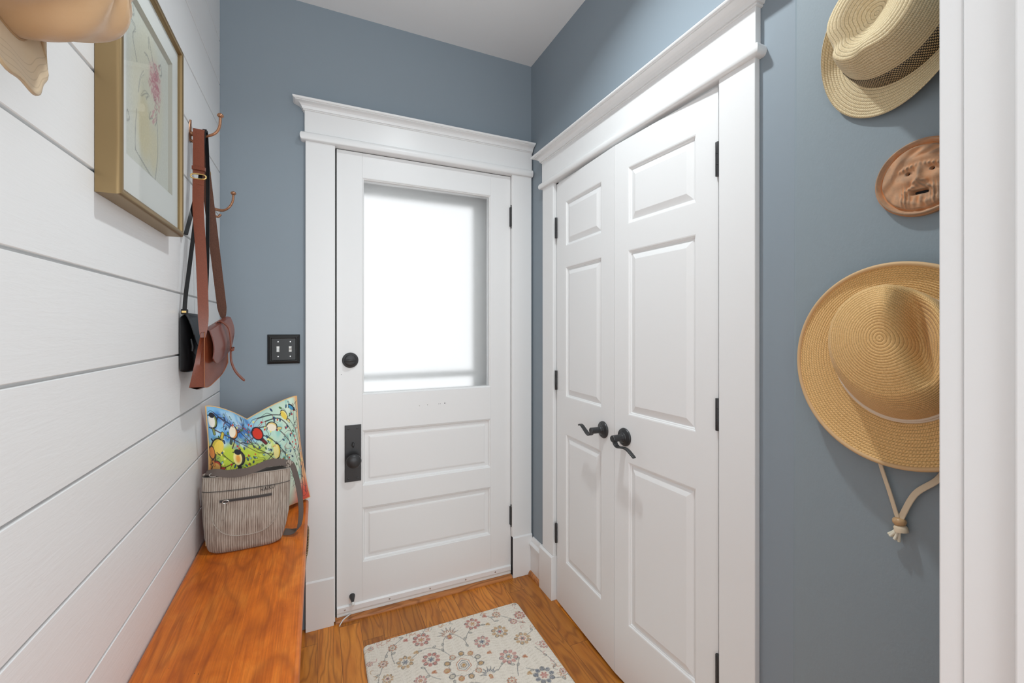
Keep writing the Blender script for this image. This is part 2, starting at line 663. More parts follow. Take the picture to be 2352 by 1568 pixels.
def make_frost():
    t = NT('frosted_glass')
    g = t.n('ShaderNodeBsdfGlass')
    g.inputs['Color'].default_value = (0.985, 0.99, 0.99, 1)
    g.inputs['Roughness'].default_value = 0.35
    g.inputs['IOR'].default_value = 1.45
    t.link(g.outputs[0], t.out.inputs[0])
    return t.m


def make_glazing():
    t = NT('picture_glass')
    tr = t.n('ShaderNodeBsdfTransparent')
    gl = t.n('ShaderNodeBsdfGlossy')
    gl.inputs['Roughness'].default_value = 0.02
    fr = t.n('ShaderNodeFresnel')
    fr.inputs['IOR'].default_value = 1.45
    mx = t.n('ShaderNodeMixShader')
    t.link(t.math('MULTIPLY', fr.outputs[0], 0.6), mx.inputs[0])
    t.link(tr.outputs[0], mx.inputs[1])
    t.link(gl.outputs[0], mx.inputs[2])
    t.link(mx.outputs[0], t.out.inputs[0])
    return t.m


M_FROST = make_frost()
M_GLAZE = make_glazing()


def make_terra():
    t = NT('terracotta')
    c = t.coord()
    n = t.noise(c, 38.0, 5, 0.6)
    d = t.noise(c, 160.0, 3)
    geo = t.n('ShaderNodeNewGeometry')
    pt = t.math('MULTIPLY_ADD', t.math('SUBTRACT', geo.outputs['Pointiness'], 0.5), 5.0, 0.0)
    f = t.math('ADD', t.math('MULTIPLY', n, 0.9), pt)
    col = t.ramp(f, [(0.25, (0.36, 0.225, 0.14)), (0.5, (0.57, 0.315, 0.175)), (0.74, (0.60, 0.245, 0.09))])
    t.set(col, 0.8)
    t.bump(d, 0.25, 0.0008)
    return t.m


M_TERRA = make_terra()


def make_wicker():
    t = NT('woven_seagrass')
    c = t.coord()
    s = t.sep(c)
    a = t.math('SINE', t.math('MULTIPLY', s[2], 2 * PI / 0.009))
    b = t.math('SINE', t.math('MULTIPLY', t.math('ADD', s[1], s[0]), 2 * PI / 0.012))
    f = t.math('MULTIPLY_ADD', t.math('MULTIPLY', a, b), 0.5, 0.5)
    col = t.ramp(f, [(0.2, (0.035, 0.022, 0.010)), (0.6, (0.34, 0.22, 0.09)), (1.0, (0.55, 0.40, 0.20))])
    t.set(col, 0.8)
    t.bump(f, 0.8, 0.003)
    return t.m


M_WICKER = make_wicker()

# ------------------------------------------------------------------ the room shell
# floor and ceiling
o = obj('floor', MB().box(WL - 0.12, WR + 0.12, FRONT, YB + 0.55, -0.05, 0.0), M_FLOOR)
tag(o, 'orange oak strip floor of the entry hall', 'floor', kind='structure')
o = obj('ceiling', MB().box(WL - 0.12, WR + 0.12, FRONT, YB + 0.10, CEIL, CEIL + 0.08), M_CEIL)
tag(o, 'plain white ceiling above the blue walls', 'ceiling', kind='structure')
mb = MB().lathe([(0.062, -0.0005), (0.086, -0.0005), (0.088, -0.003), (0.085, -0.006), (0.066, -0.006), (0.062, -0.003)], (0.50, 0.95, CEIL), (0, 0, 1), 40)
mb.f = [f for f in mb.f if len(f) == 4]
mb.uv = [u for u in mb.uv if len(u) == 4]
obj('downlight_ring', mb, M_IVORY, o, smooth=0.6)

# left wall: shiplap boards with open gaps
mb = MB()
mb.box(WL - 0.10, WL - 0.009, FRONT, YB + 0.1, 0, CEIL)
P0 = 0.1005 + HC - 8 * 0.1708
k = 0
z = P0
while z < CEIL:
    mb.box(WL - 0.012, WL, FRONT, YB, max(z + 0.0026, 0), min(z + 0.1708 - 0.0026, CEIL))
    z += 0.1708
o = obj('wall_left', mb, M_SHIP, bevel=0.0012, segs=1)
tag(o, 'white painted shiplap wall with horizontal board gaps', 'wall', kind='structure')

# back wall with its door opening
DX0, DX1, DTOP = 0.060, 0.906, 2.050
mb = MB()
mb.box(WL - 0.1, DX0, YB, YB + 0.11, 0, CEIL)
mb.box(DX1, WR + 0.1, YB, YB + 0.11, 0, CEIL)
mb.box(DX0, DX1, YB, YB + 0.11, DTOP, CEIL)
o = obj('wall_back', mb, M_BLUE)
tag(o, 'slate blue end wall around the half glass entry door', 'wall', kind='structure')

# right wall with the closet opening; its near part is skimmed a little thicker
CY0, CY1, CTOP = 0.834, 1.722, 1.945
mb = MB()
mb.box(WR, WR + 0.11, CY1, YB + 0.1, 0, CEIL)
mb.box(WR, WR + 0.11, 0.20, CY0, 0, CEIL)
mb.box(WR, WR + 0.11, CY0, CY1, CTOP, CEIL)
o = obj('wall_right', mb, M_BLUE)
tag(o, 'slate blue side wall with the closet and the hanging hats', 'wall', kind='structure')
M_ROUGH = paint('slate_blue_brushed_plaster', (0.265, 0.318, 0.353), 0.60, (1, 1, 0.55), 190, 0.34, 0.0009)
skim = MB()
skim.grid([[(WR - 0.0004, 0.6425, 0), (WR - 0.0004, 0.636, CEIL)], [(WR - 0.0032, 0.6365, 0), (WR - 0.0032, 0.630, CEIL)], [(WR - 0.0032, 0.20, 0), (WR - 0.0032, 0.20, CEIL)]])
obj('plaster_skim', skim, M_ROUGH, o)
mb = MB()
mb.box(WR + 0.11, WR + 0.55, CY0 - 0.12, CY1 + 0.12, 0, 2.2)
mb.f = mb.f[:4] + mb.f[5:]
mb.uv = mb.uv[:5]
obj('closet_interior', mb, M_CEIL, o)

# wall the camera looks through: only its right part is in reach of the view
mb = MB()
mb.box(0.74, WR + 0.1, 0.13, 0.25, 0, CEIL)
o = obj('wall_front', mb, M_BLUE)
tag(o, 'end of the wall behind the near white door jamb', 'wall', kind='structure')

t3 = thing('trim_3', (0.75, 0.2, 0), 'white jamb and casing of the near doorway, out of focus at right', 'door frame', kind='structure')
obj('jamb', MB().box(0.720, 0.741, 0.125, 0.2500, 0, 2.1), M_TRIM, t3, bevel=0.0015)
obj('door_stop', MB().box(0.707, 0.7205, 0.130, 0.2035, 0, 2.1), M_TRIM, t3, bevel=0.002)
obj('casing', MB().box(0.7225, 0.835, 0.2505, 0.2735, 0, 2.1), M_TRIM, t3, bevel=0.002)

# ------------------------------------------------------------------ casings
CROWN = [(0.021, 0.0), (0.0255, 0.0010), (0.0268, 0.0030), (0.0255, 0.0050), (0.0255, 0.0062), (0.0300, 0.0062), (0.0310, 0.0100), (0.0340, 0.0160), (0.0395, 0.0215), (0.0470, 0.0250), (0.0550, 0.0268), (0.0550, 0.0295), (0.0600, 0.0295), (0.0625, 0.0320), (0.0640, 0.0350), (0.0640, 0.0380)]


def bead_profile(p, z0, z1):
    out = [(0.019, z0)]
    zc, h = (z0 + z1) / 2, (z1 - z0) / 2
    for i in range(9):
        a = -PI / 2 + PI * i / 8
        out.append((p - 0.009 + 0.009 * math.cos(a), zc + h * math.sin(a)))
    out.append((0.019, z1))
    return out


# entry door casing (trim_1): a = X
t1 = thing('trim_1', (0.48, YB, 0), 'white casing with crowned header around the entry door', 'door frame', kind='structure')
def cas(M, a0, a1, z0, z1, b, parent, name):
    p = MB()
    c0 = M(a0, 0, z0)
    c1 = M(a1, b, z1)
    p.box(c0[0], c1[0], c0[1], c1[1], c0[2], c1[2])
    return obj(name, p, M_TRIM, parent, bevel=0.0025)


cas(MBACK, -0.0472, 0.0638, 0.205, 2.044, 0.020, t1, 'side_casing')
cas(MBACK, 0.8975, 1.0062, 0.205, 2.044, 0.020, t1, 'side_casing')
for a0, a1 in ((-0.0495, 0.0655), (0.8960, 1.0105)):
    p = MB().ledge(MBACK, a0 + 0.003, a1 - 0.003, [(0.025, 0.0), (0.025, 0.200), (0.0205, 0.2065)], False, False)
    obj('plinth_block', p, M_TRIM, t1, bevel=0.0012)
cas(MBACK, -0.0505, 1.0075, 2.076, 2.170, 0.022, t1, 'header_board')
obj('bead_moulding', MB().ledge(MBACK, -0.0505, 1.0085, bead_profile(0.036, 2.042, 2.0765), True, False), M_TRIM, t1, smooth=0.7)
obj('crown_moulding', MB().ledge(MBACK, -0.0505, 1.0085, [(p, 2.166 + h) for p, h in CROWN], True, False), M_TRIM, t1, smooth=0.32)

# closet casing (trim_2): a = Y
t2 = thing('trim_2', (WR, 1.28, 0), 'white casing with crowned header around the closet doors', 'door frame', kind='structure')
cas(MRIGHT, 1.733, 1.836, 0.205, 1.944, 0.0195, t2, 'side_casing')
cas(MRIGHT, 0.7245, 0.831, 0.205, 1.944, 0.0195, t2, 'side_casing')
for a0, a1 in ((1.7325, 1.8535), (0.718, 0.8325)):
    p = MB().ledge(MRIGHT, a0, a1, [(0.029, 0.0), (0.029, 0.198), (0.022, 0.205)], False, False)
    obj('plinth_block', p, M_TRIM, t2, bevel=0.0012)
cas(MRIGHT, 0.7215, 1.839, 1.966, 2.068, 0.021, t2, 'header_board')
obj('bead_moulding', MB().ledge(MRIGHT, 0.7215, 1.839, bead_profile(0.034, 1.938, 1.967), True, True), M_TRIM, t2, smooth=0.7)
obj('crown_moulding', MB().ledge(MRIGHT, 0.7215, 1.839, [(p - 0.002, 2.064 + h) for p, h in CROWN], True, True), M_TRIM, t2, smooth=0.32)
# jamb lining of the closet opening
mb = MB()
mb.box(WR - 0.0005, WR + 0.11, 1.7155, 1.7330, 0, 1.944)
mb.box(WR - 0.0005, WR + 0.11, 0.8265, 0.8345, 0, 1.944)
mb.box(WR - 0.0005, WR + 0.11, 0.8265, 1.7330, 1.9305, 1.944)
mb.box(WR + 0.028, WR + 0.042, 0.834, 1.716, 1.905, 1.932)
obj('jamb', mb, M_TRIM, t2)
# jamb lining of the entry door
mb = MB()
mb.box(0.050, 0.0670, YB - 0.0195, YB + 0.11, 0.0125, 2.0435)
mb.box(0.8990, 0.9080, YB - 0.0195, YB + 0.11, 0.0125, 2.0435)
mb.box(0.050, 0.9080, YB - 0.0195, YB + 0.11, 2.0415, 2.056)
mb.box(0.066, 0.090, YB + 0.053, YB + 0.11, 0.0125, 2.0435)
mb.box(0.880, 0.899, YB + 0.053, YB + 0.11, 0.0125, 2.0435)
mb.box(0.070, 0.899, YB + 0.053, YB + 0.11, 2.022, 2.0435)
obj('jamb', mb, M_TRIM, t1)
mb = MB()
mb.box(0.0668, 0.0738, 2.0035, 2.046, 0.013, 2.041)
mb.box(0.0668, 0.899, 2.0045, 2.046, 2.0387, 2.0414)
obj('door_gap_shade', mb, M_DARK, t1)  # near-black strips stand in for the shade in the door's edge gap

# threshold (oak)
t4 = obj('trim_4', MB().ledge(lambda a, b, z: (a, 2.06 - b, z), 0.0685, 0.8955, [(0.0900, 0.0), (0.0900, 0.0055), (0.0870, 0.0100), (0.0800, 0.0126), (0.055, 0.0130)], False, False), M_OAKTRIM, smooth=0.6)
tag(t4, 'rounded oak threshold strip under the entry door', 'threshold', kind='structure')

# baseboard in the corner between the two casings
b1 = thing('baseboard_right', (WR, 1.92, 0), 'short white baseboard with oak shoe moulding in the corner', 'baseboard', kind='structure')
obj('board', MB().ledge(MRIGHT, 1.8545, 1.969, [(0.016, 0.0), (0.016, 0.148)], False, False), M_TRIM, b1)
obj('cap_moulding', MB().ledge(MRIGHT, 1.8545, 1.969, [(0.016, 0.148), (0.024, 0.152), (0.024, 0.158), (0.020, 0.163), (0.012, 0.168), (0.011, 0.176), (0.006, 0.186), (0.004, 0.190)], False, False), M_TRIM, b1, smooth=0.5)
qr = [(0.016, 0.0)] + [(0.016 + 0.014 * math.cos(a), 0.020 * math.sin(a)) for a in [PI / 2 * i / 6 for i in range(7)]]
obj('shoe_moulding', MB().ledge(MRIGHT, 1.8545, 1.969, qr[1:], False, False), M_OAKTRIM, b1, smooth=0.7)

# ------------------------------------------------------------------ entry door (door_1)
YD = 2.0
def MD(a, b, z): return (a, YD - b, z)


d1 = thing('door_1', (0.485, YD, 0.013), 'white half glass entry door with two raised panels and black hardware', 'door', kind='structure')
XL, XR, ZB0, ZT = 0.0740, 0.8978, 0.0150, 2.0385
SL, SR = 0.1789, 0.7906
mb = MB()
for x0, x1, z0, z1 in ((XL, SL, ZB0, ZT), (SR, XR, ZB0, ZT), (SL, SR, 1.930, ZT), (SL, SR, 0.811, 0.968), (SL, SR, 0.469, 0.565), (SL, SR, ZB0, 0.2275)):
    mb.box(x0 + 0.0001, x1 - 0.0001, YD, YD + 0.044, z0, z1)
obj('stiles_and_rails', mb, M_DOOR, d1, bevel=0.0007, segs=1)
for z0, z1 in ((0.565, 0.811), (0.2275, 0.469)):
    p = MB().rings(MD, SL, SR, z0, z1, [(0, 0), (0.0025, -0.0005), (0.0045, -0.004), (0.0075, -0.0045), (0.0100, -0.0095), (0.0125, -0.0125), (0.0290, -0.0115), (0.0305, -0.0085), (0.036, -0.0075)])
    obj('panel', p, M_DOOR, d1)
p = MB().rings(MD, SL, SR, 0.968, 1.930, [(0, 0), (0.0020, -0.0005), (0.0035, -0.0035), (0.0060, -0.0045), (0.0080, -0.0085), (0.0085, -0.0145), (0.0085, -0.040)], cap=False)
obj('glazing_moulding', p, M_DOOR, d1)
obj('glass_pane', MB().box(SL + 0.0075, SR - 0.0075, YD + 0.0145, YD + 0.0190, 0.9755, 1.9225), M_FROST, d1)
# deadbolt
db = obj('deadbolt', MB().lathe([(0.0335, 0.0), (0.0335, 0.004), (0.031, 0.008), (0.0245, 0.0095), (0.0235, 0.013), (0.020, 0.0145), (0.0001, 0.0145)], (0.1292, YD, 1.1235), (0, -1, 0), 40), M_IRON, d1, smooth=0.5)
p = MB()
p.tube([(0.108, YD - 0.022, 1.1225), (0.120, YD - 0.025, 1.123), (0.134, YD - 0.025, 1.1235), (0.148, YD - 0.022, 1.124)], [0.0055, 0.0075, 0.0065, 0.0035], 12)
p.tube([(0.128, YD - 0.012, 1.1233), (0.128, YD - 0.026, 1.1233)], 0.006, 12)
obj('thumb_turn', p, M_IRON, db, smooth=0.8)
# lock plate
p = MB().rings(MD, 0.1061, 0.1743, 0.592, 0.8398, [(0, 0), (0.0, 0.0028), (0.0015, 0.0042), (0.003, 0.0042)])
lp = obj('lock_plate', p, M_IRON, d1)
p = MB().lathe([(0.014, 0.004), (0.0125, 0.007), (0.009, 0.010), (0.0085, 0.024), (0.012, 0.028), (0.024, 0.033), (0.0305, 0.041), (0.0315, 0.046), (0.030, 0.051), (0.024, 0.0565), (0.014, 0.0600), (0.0001, 0.061)], (0.1405, YD, 0.6915), (0, -1, 0), 40)
obj('door_knob', p, M_IRON, lp, smooth=0.9)
p = MB()
p.lathe([(0.0065, 0.004), (0.006, 0.008), (0.0001, 0.009)], (0.1405, YD, 0.7530), (0, -1, 0), 20)
p.tube([(0.1405, YD - 0.008, 0.762), (0.1405, YD - 0.014, 0.760), (0.1405, YD - 0.017, 0.752), (0.1405, YD - 0.012, 0.744)], [0.0035, 0.0045, 0.0045, 0.003], 10)
obj('latch_turn', p, M_IRON, lp, smooth=0.8)
for x in (0.121, 0.158):
    for z in (0.824, 0.607):
        obj('screw', MB().lathe([(0.0042, 0.004), (0.0038, 0.0058), (0.0001, 0.0064)], (x, YD, z), (0, -1, 0), 14), M_IRON, lp, smooth=0.8)
# bottom sweep
p = MB().ledge(MD, XL + 0.001, XR - 0.001, [(0.0075, 0.0315), (0.0085, 0.033), (0.0085, 0.0525), (0.0020, 0.0575)], False, False)
sw = obj('door_sweep', p, M_DOOR, d1)
p = MB().ledge(MD, XL + 0.001, XR - 0.001, [(0.0045, 0.0138), (0.0045, 0.020), (0.0035, 0.0235), (0.0030, 0.0315)], False, False)
obj('sweep_seal', p, M_IVORY, sw)
for x in (0.107, 0.295, 0.480, 0.655, 0.810):
    obj('screw', MB().lathe([(0.0036, 0.0085), (0.0034, 0.010), (0.0001, 0.0108)], (x, YD, 0.0425), (0, -1, 0), 14), M_STEEL, sw, smooth=0.8)
# door stop
p = MB().lathe([(0.0125, 0.0), (0.0125, 0.003), (0.0105, 0.012), (0.0065, 0.030), (0.0045, 0.046)], (0.137, YD, 0.0905), (0, -1, -0.12), 20)
dsx = obj('doorstop', p, M_IRON, d1, smooth=0.9)
p = MB().lathe([(0.0045, 0.044), (0.0068, 0.046), (0.0072, 0.053), (0.006, 0.058), (0.0024, 0.0595), (0.0020, 0.057)], (0.137, YD, 0.0905), (0, -1, -0.12), 20)
obj('doorstop_tip', p, M_IVORY, dsx, smooth=0.8)
for z0, z1 in ((1.7714, 1.8918), (0.2516, 0.3675)):
    p = MB()
    yk = YD - 0.0105
    p.lathe([(0.0001, z0), (0.004, z0 + 0.002), (0.0045, z0 + 0.006), (0.003, z0 + 0.009), (0.0068, z0 + 0.011), (0.0072, z1 - 0.012), (0.0045, z1 - 0.009), (0.003, z1 - 0.008), (0.0044, z1 - 0.005), (0.0040, z1 - 0.001), (0.0001, z1)], (0.8985, yk, 0), (0, 0, 1), 18)
    p.box(0.8915, 0.8985, yk + 0.004, YD - 0.0005, z0 + 0.012, z1 - 0.012)
    p.box(0.8985, 0.9010, yk + 0.002, YD + 0.010, z0 + 0.012, z1 - 0.012)
    obj('hinge', p, M_IRON, d1, smooth=0.6)
# nail holes and chips on the lock rail and panel moulding
p = MB()
for x, z, r in ((0.432, 0.902, 0.0012), (0.470, 0.9035, 0.0016), (0.524, 0.9045, 0.0013), (0.531, 0.9045, 0.0013), (0.5535, 0.9055, 0.0026), (0.0925, 1.062, 0.0015)):
    p.lathe([(r, 0.0), (r * 0.9, 0.0004), (0.0001, 0.0004)], (x, YD, z), (0, -1, 0), 10)
obj('nail_holes', p, M_DARK, d1)

# storm door outside, seen blurred through the frosted glass
d4 = thing('door_4', (0.44, 2.13, 0.0), 'white storm door outside, blurred behind the frosted pane', 'door', kind='structure')
mb = MB()
mb.box(0.02, 0.115, 2.105, 2.135, 0.02, 2.04)
mb.box(0.735, 0.93, 2.105, 2.135, 0.02, 2.04)
mb.box(0.115, 0.735, 2.105, 2.135, 1.890, 2.04)
mb.box(0.115, 0.735, 2.105, 2.135, 1.018, 1.048)
mb.box(0.115, 0.735, 2.105, 2.135, 0.02, 0.90)
obj('storm_frame', mb, M_TRIM, d4)

# ------------------------------------------------------------------ closet doors (door_2, door_3)
CZ0, CZ1 = 0.0105, 1.9265
PZ = ((0.222, 0.795), (0.959, 1.5355), (1.627, 1.826))
PPROF = [(0, 0), (0.0035, -0.0008), (0.0055, -0.0042), (0.0085, -0.0048), (0.0105, -0.0080), (0.0135, -0.0085), (0.0335, -0.0012), (0.0355, -0.0006)]


def closet_door(name, label, hinge, mid, s0, s1, knob_s, hinge_side, lever_dir):
    """hinge, mid: (x, y) of the face at the hinge edge and at the meeting edge; the door stands very slightly ajar"""
    hx, hy = hinge
    mx, my = mid
    d = Vector((mx - hx, my - hy, 0))
    L = d.length
    d.normalize()
    nrm = Vector((-1, 0, 0))
    nrm = (nrm - d * nrm.dot(d)).normalized()
    def M(a, b, z):
        p = Vector((hx, hy, 0)) + d * a + nrm * b
        return (p.x, p.y, z)
    root = thing(name, (hx, hy, 0), label, 'door', kind='structure')
    TH = 0.035
    mb = MB()
    def quad(a0, a1, z0, z1):
        mb.add([M(a0, 0, z0), M(a1, 0, z0), M(a1, 0, z1), M(a0, 0, z1)], [(0, 1, 2, 3)])
    quad(0, s0, CZ0, CZ1)
    quad(s1, L, CZ0, CZ1)
    zs = [CZ0] + [v for pz in PZ for v in pz] + [CZ1]
    for i in range(0, len(zs), 2):
        quad(s0, s1, zs[i], zs[i + 1])
    # edges and back
    v = [M(0, 0, CZ0), M(L, 0, CZ0), M(L, 0, CZ1), M(0, 0, CZ1), M(0, -TH, CZ0), M(L, -TH, CZ0), M(L, -TH, CZ1), M(0, -TH, CZ1)]
    mb.add(v, [(0, 4, 5, 1), (1, 5, 6, 2), (2, 6, 7, 3), (3, 7, 4, 0), (4, 7, 6, 5)])
    obj('door_slab', mb, M_CLOSET, root, recalc=False)
    for z0, z1 in PZ:
        obj('panel', MB().rings(M, s0, s1, z0, z1, PPROF), M_CLOSET, root)
    # lever handle
    kz = 0.8785
    ko = Vector(M(knob_s, 0, kz))
    lv = obj('lever_handle', MB().lathe([(0.0315, 0.0), (0.0320, 0.003), (0.0300, 0.0065), (0.0170, 0.0105), (0.0150, 0.0130), (0.0135, 0.0135), (0.0130, 0.018), (0.0118, 0.020), (0.0118, 0.0555), (0.0105, 0.0575), (0.0001, 0.0578)], ko, nrm, 40), M_IRON, root, smooth=0.5)
    up = Vector((0, 0, 1))
    b = lever_dir
    hub = ko + nrm * 0.0485
    if b > 0:
        pts = [(0.000, 0.0085), (0.004, -0.004), (0.012, -0.0165), (0.024, -0.021), (0.038, -0.017), (0.058, -0.006), (0.076, 0.0035), (0.088, 0.0055), (0.096, 0.0015)]
    else:
        pts = [(0.000, 0.0085), (0.002, -0.006), (0.009, -0.019), (0.022, -0.024), (0.038, -0.0215), (0.055, -0.020), (0.072, -0.0245), (0.090, -0.035), (0.100, -0.041)]
    yax = Vector((0, 1, 0)) * b
    c = spline([hub + d * d.dot(yax) * q + up * z for q, z in pts], 5)
    n = len(c)
    p = MB().ribbon(c, nrm, [lerp(0.021, 0.013, i / (n - 1)) for i in range(n)], 0.0052)
    obj('lever', p, M_IRON, lv, smooth=0.7, bevel=0.0018)
    for dz in (0.0205, -0.0205):
        q = ko + up * dz
        obj('screw_hole', MB().lathe([(0.0035, 0.0075), (0.0030, 0.0093), (0.0001, 0.0093)], q, nrm, 14), M_DARK, lv)
    for zh0, zh1 in ((1.6785, 1.7725), (0.9805, 1.0690), (0.2765, 0.3660)):
        p = MB()
        hb = Vector((hx, hy, 0)) + nrm * 0.0045 - d * 0.0012
        p.lathe([(0.0055, zh0), (0.0060, zh0 + 0.001), (0.0060, zh0 + 0.030), (0.0052, zh0 + 0.0305), (0.0060, zh0 + 0.031), (0.0060, zh0 + 0.060), (0.0052, zh0 + 0.0605), (0.0060, zh0 + 0.061), (0.0060, zh1 - 0.001), (0.0055, zh1)], (hb.x, hb.y, 0), (0, 0, 1), 16)
        e = hb - d * 0.0105
        f = [hb + nrm * 0.001, e + nrm * 0.001, e - nrm * 0.004, hb - nrm * 0.004]
        p.add([(q.x, q.y, zh0 + 0.003) for q in f] + [(q.x, q.y, zh1 - 0.004) for q in f], [(0, 1, 2, 3), (7, 6, 5, 4), (0, 4, 5, 1), (1, 5, 6, 2), (2, 6, 7, 3), (3, 7, 4, 0)])
        obj('hinge', p, M_IRON, root, smooth=0.6)
    return root


closet_door('door_2', 'left white closet door, the one nearer the corner', (1.0045, 1.7125), (0.9840, 1.2685), 0.0800, 0.3615, 0.376, 1, 1)
closet_door('door_3', 'right white closet door, the one nearer the hats', (1.0045, 0.8400), (0.9840, 1.2665), 0.0730, 0.3575, 0.373, -1, -1)

# ------------------------------------------------------------------ light switch
S0, S1, SZ0, SZ1 = -0.1869, -0.0680, 1.1169, 1.2375
ls = thing('light_switch', (-0.1275, YB, 1.177), 'black double toggle light switch plate beside the entry door', 'light switch')
p = MB().rings(MBACK, S0, S1, SZ0, SZ1, [(0, 0), (0.0003, 0.0035), (0.0025, 0.0060), (0.0115, 0.0092), (0.0130, 0.0092), (0.0150, 0.0055), (0.0165, 0.0050)])
obj('plate', p, M_BLACKPL, ls)
for i, x in enumerate((-0.1485, -0.1040)):
    p = MB()
    up = 1 if i else -1
    zc = 1.1775
    p.box(x - 0.0052, x + 0.0052, YB - 0.0056, YB - 0.0048, zc - 0.0115, zc + 0.0115)
    q0, q1 = (zc - 0.005, zc + 0.005)
    zt = zc + up * 0.007
    p.add([(x - 0.0048, YB - 0.005, q0), (x + 0.0048, YB - 0.005, q0), (x + 0.0048, YB - 0.005, q1), (x - 0.0048, YB - 0.005, q1),
           (x - 0.0042, YB - 0.0165, zt - 0.0035), (x + 0.0042, YB - 0.0165, zt - 0.0035), (x + 0.0042, YB - 0.0165, zt + 0.0035), (x - 0.0042, YB - 0.0165, zt + 0.0035)],
          [(0, 1, 5, 4), (1, 2, 6, 5), (2, 3, 7, 6), (3, 0, 4, 7), (4, 5, 6, 7)])
    obj('toggle', p, M_IVORY, ls, bevel=0.0006)
    for dz in (0.0302, -0.0302):
        obj('screw', MB().lathe([(0.0030, 0.005), (0.0026, 0.0064), (0.0001, 0.0068)], (x, YB, zc + dz), (0, -1, 0), 14), M_STEEL, ls, smooth=0.7)

# ------------------------------------------------------------------ picture
FY0, FY1, FZ0, FZ1, FD = 0.962, 1.349, 1.494, 1.9665, 0.0365
pf = thing('picture_frame', (WL, (FY0 + FY1) / 2, FZ0), 'framed watercolour sketch in a bronze gold frame on the shiplap wall', 'picture')
prof = [(0, 0.0005), (0, 0.028)]
for i in range(1, 9):
    a = PI / 2 * i / 8
    prof.append((0.0075 - 0.0075 * math.cos(a), 0.028 + 0.0085 * math.sin(a)))
prof += [(0.0105, 0.0362), (0.0130, 0.0345), (0.0140, 0.0315), (0.0140, 0.012)]
obj('frame', MB().rings(MLEFT, FY0, FY1, FZ0, FZ1, prof, cap=False), M_FRAME, pf, smooth=0.6)
i0, i1, iz0, iz1 = FY0 + 0.013, FY1 - 0.013, FZ0 + 0.013, FZ1 - 0.013
a0, a1, az0, az1 = FY0 + 0.056, FY1 - 0.056, FZ0 + 0.090, FZ1 - 0.062
# mat board with a window
p = MB()
for r in ((i0, a0, iz0, iz1), (a1, i1, iz0, iz1), (a0, a1, iz0, az0), (a0, a1, az1, iz1)):
    p.box(WL + 0.0235, WL + 0.0255, r[0], r[1], r[2], r[3])
mt = obj('mat', p, M_MAT, pf)
obj('mat_bevel', MB().rings(MLEFT, a0 - 0.0002, a1 + 0.0002, az0 - 0.0002, az1 + 0.0002, [(0, 0.0256), (0.0045, 0.0175)], cap=False), M_BEVEL, mt)
obj('glazing', MB().add([MLEFT(i0, 0.0300, iz0), MLEFT(i1, 0.0300, iz0), MLEFT(i1, 0.0300, iz1), MLEFT(i0, 0.0300, iz1)], [(0, 1, 2, 3)]), M_GLAZE, pf, recalc=False)


def seg_d(X, Y, x0, y0, x1, y1):
    dx, dy = x1 - x0, y1 - y0
    t = np.clip(((X - x0) * dx + (Y - y0) * dy) / (dx * dx + dy * dy + 1e-12), 0, 1)
    return np.hypot(X - x0 - t * dx, Y - y0 - t * dy)


class Canvas:
    """paints shapes into an (n,3) colour array over flat coordinates X, Y"""
    def __init__(self, X, Y, base):
        self.X, self.Y = X, Y
        self.c = np.empty((len(X), 3))
        self.c[:] = base

    def put(self, m, col, idx=None):
        m = m[:, None]
        if idx is None:
            self.c = self.c * (1 - m) + np.array(col) * m
        else:
            self.c[idx] = self.c[idx] * (1 - m) + np.array(col) * m

    def near(self, x0, x1, y0, y1, pad):
        return np.nonzero((self.X > x0 - pad) & (self.X < x1 + pad) & (self.Y > y0 - pad) & (self.Y < y1 + pad))[0]

    def line(self, pts, w, col, soft=None, op=1.0, taper=None):
        soft = soft or w * 0.5
        xs = [p[0] for p in pts]
        ys = [p[1] for p in pts]
        idx = self.near(min(xs), max(xs), min(ys), max(ys), w + soft)
        if len(idx) == 0: return
        X, Y = self.X[idx], self.Y[idx]
        m = np.zeros(len(idx))
        n = len(pts) - 1
        for k in range(n):
            wk = w if taper is None else lerp(w, taper, k / max(1, n - 1))
            d = seg_d(X, Y, *pts[k], *pts[k + 1])
            m = np.maximum(m, 1 - sstep(wk - soft * 0.5, wk + soft * 0.5, d))
        self.put(m * op, col, idx)

    def curve(self, pts, w, col, soft=None, op=1.0, taper=None, n=7):
        c = spline([(p[0], p[1], 0) for p in pts], n)
        self.line([(p.x, p.y) for p in c], w, col, soft, op, taper)

    def ell(self, x, y, a, b, col, rot=0.0, soft=0.1, op=1.0, edge=None, ew=0.12):
        R = max(a, b) * 1.3
        idx = self.near(x, x, y, y, R)
        if len(idx) == 0: return
        c, s = math.cos(rot), math.sin(rot)
        dx, dy = self.X[idx] - x, self.Y[idx] - y
        r = np.hypot((dx * c + dy * s) / a, (-dx * s + dy * c) / b)
        self.put((1 - sstep(1 - soft, 1 + soft, r)) * op, col, idx)
        if edge is not None:
            self.put((1 - sstep(ew * 0.5, ew, np.abs(r - 0.97))) * op, edge, idx)


def srgb(r, g, b):
    f = lambda v: (v / 255 / 12.92) if v <= 10 else ((v / 255 + 0.055) / 1.055) ** 2.4
    return (f(r), f(g), f(b))


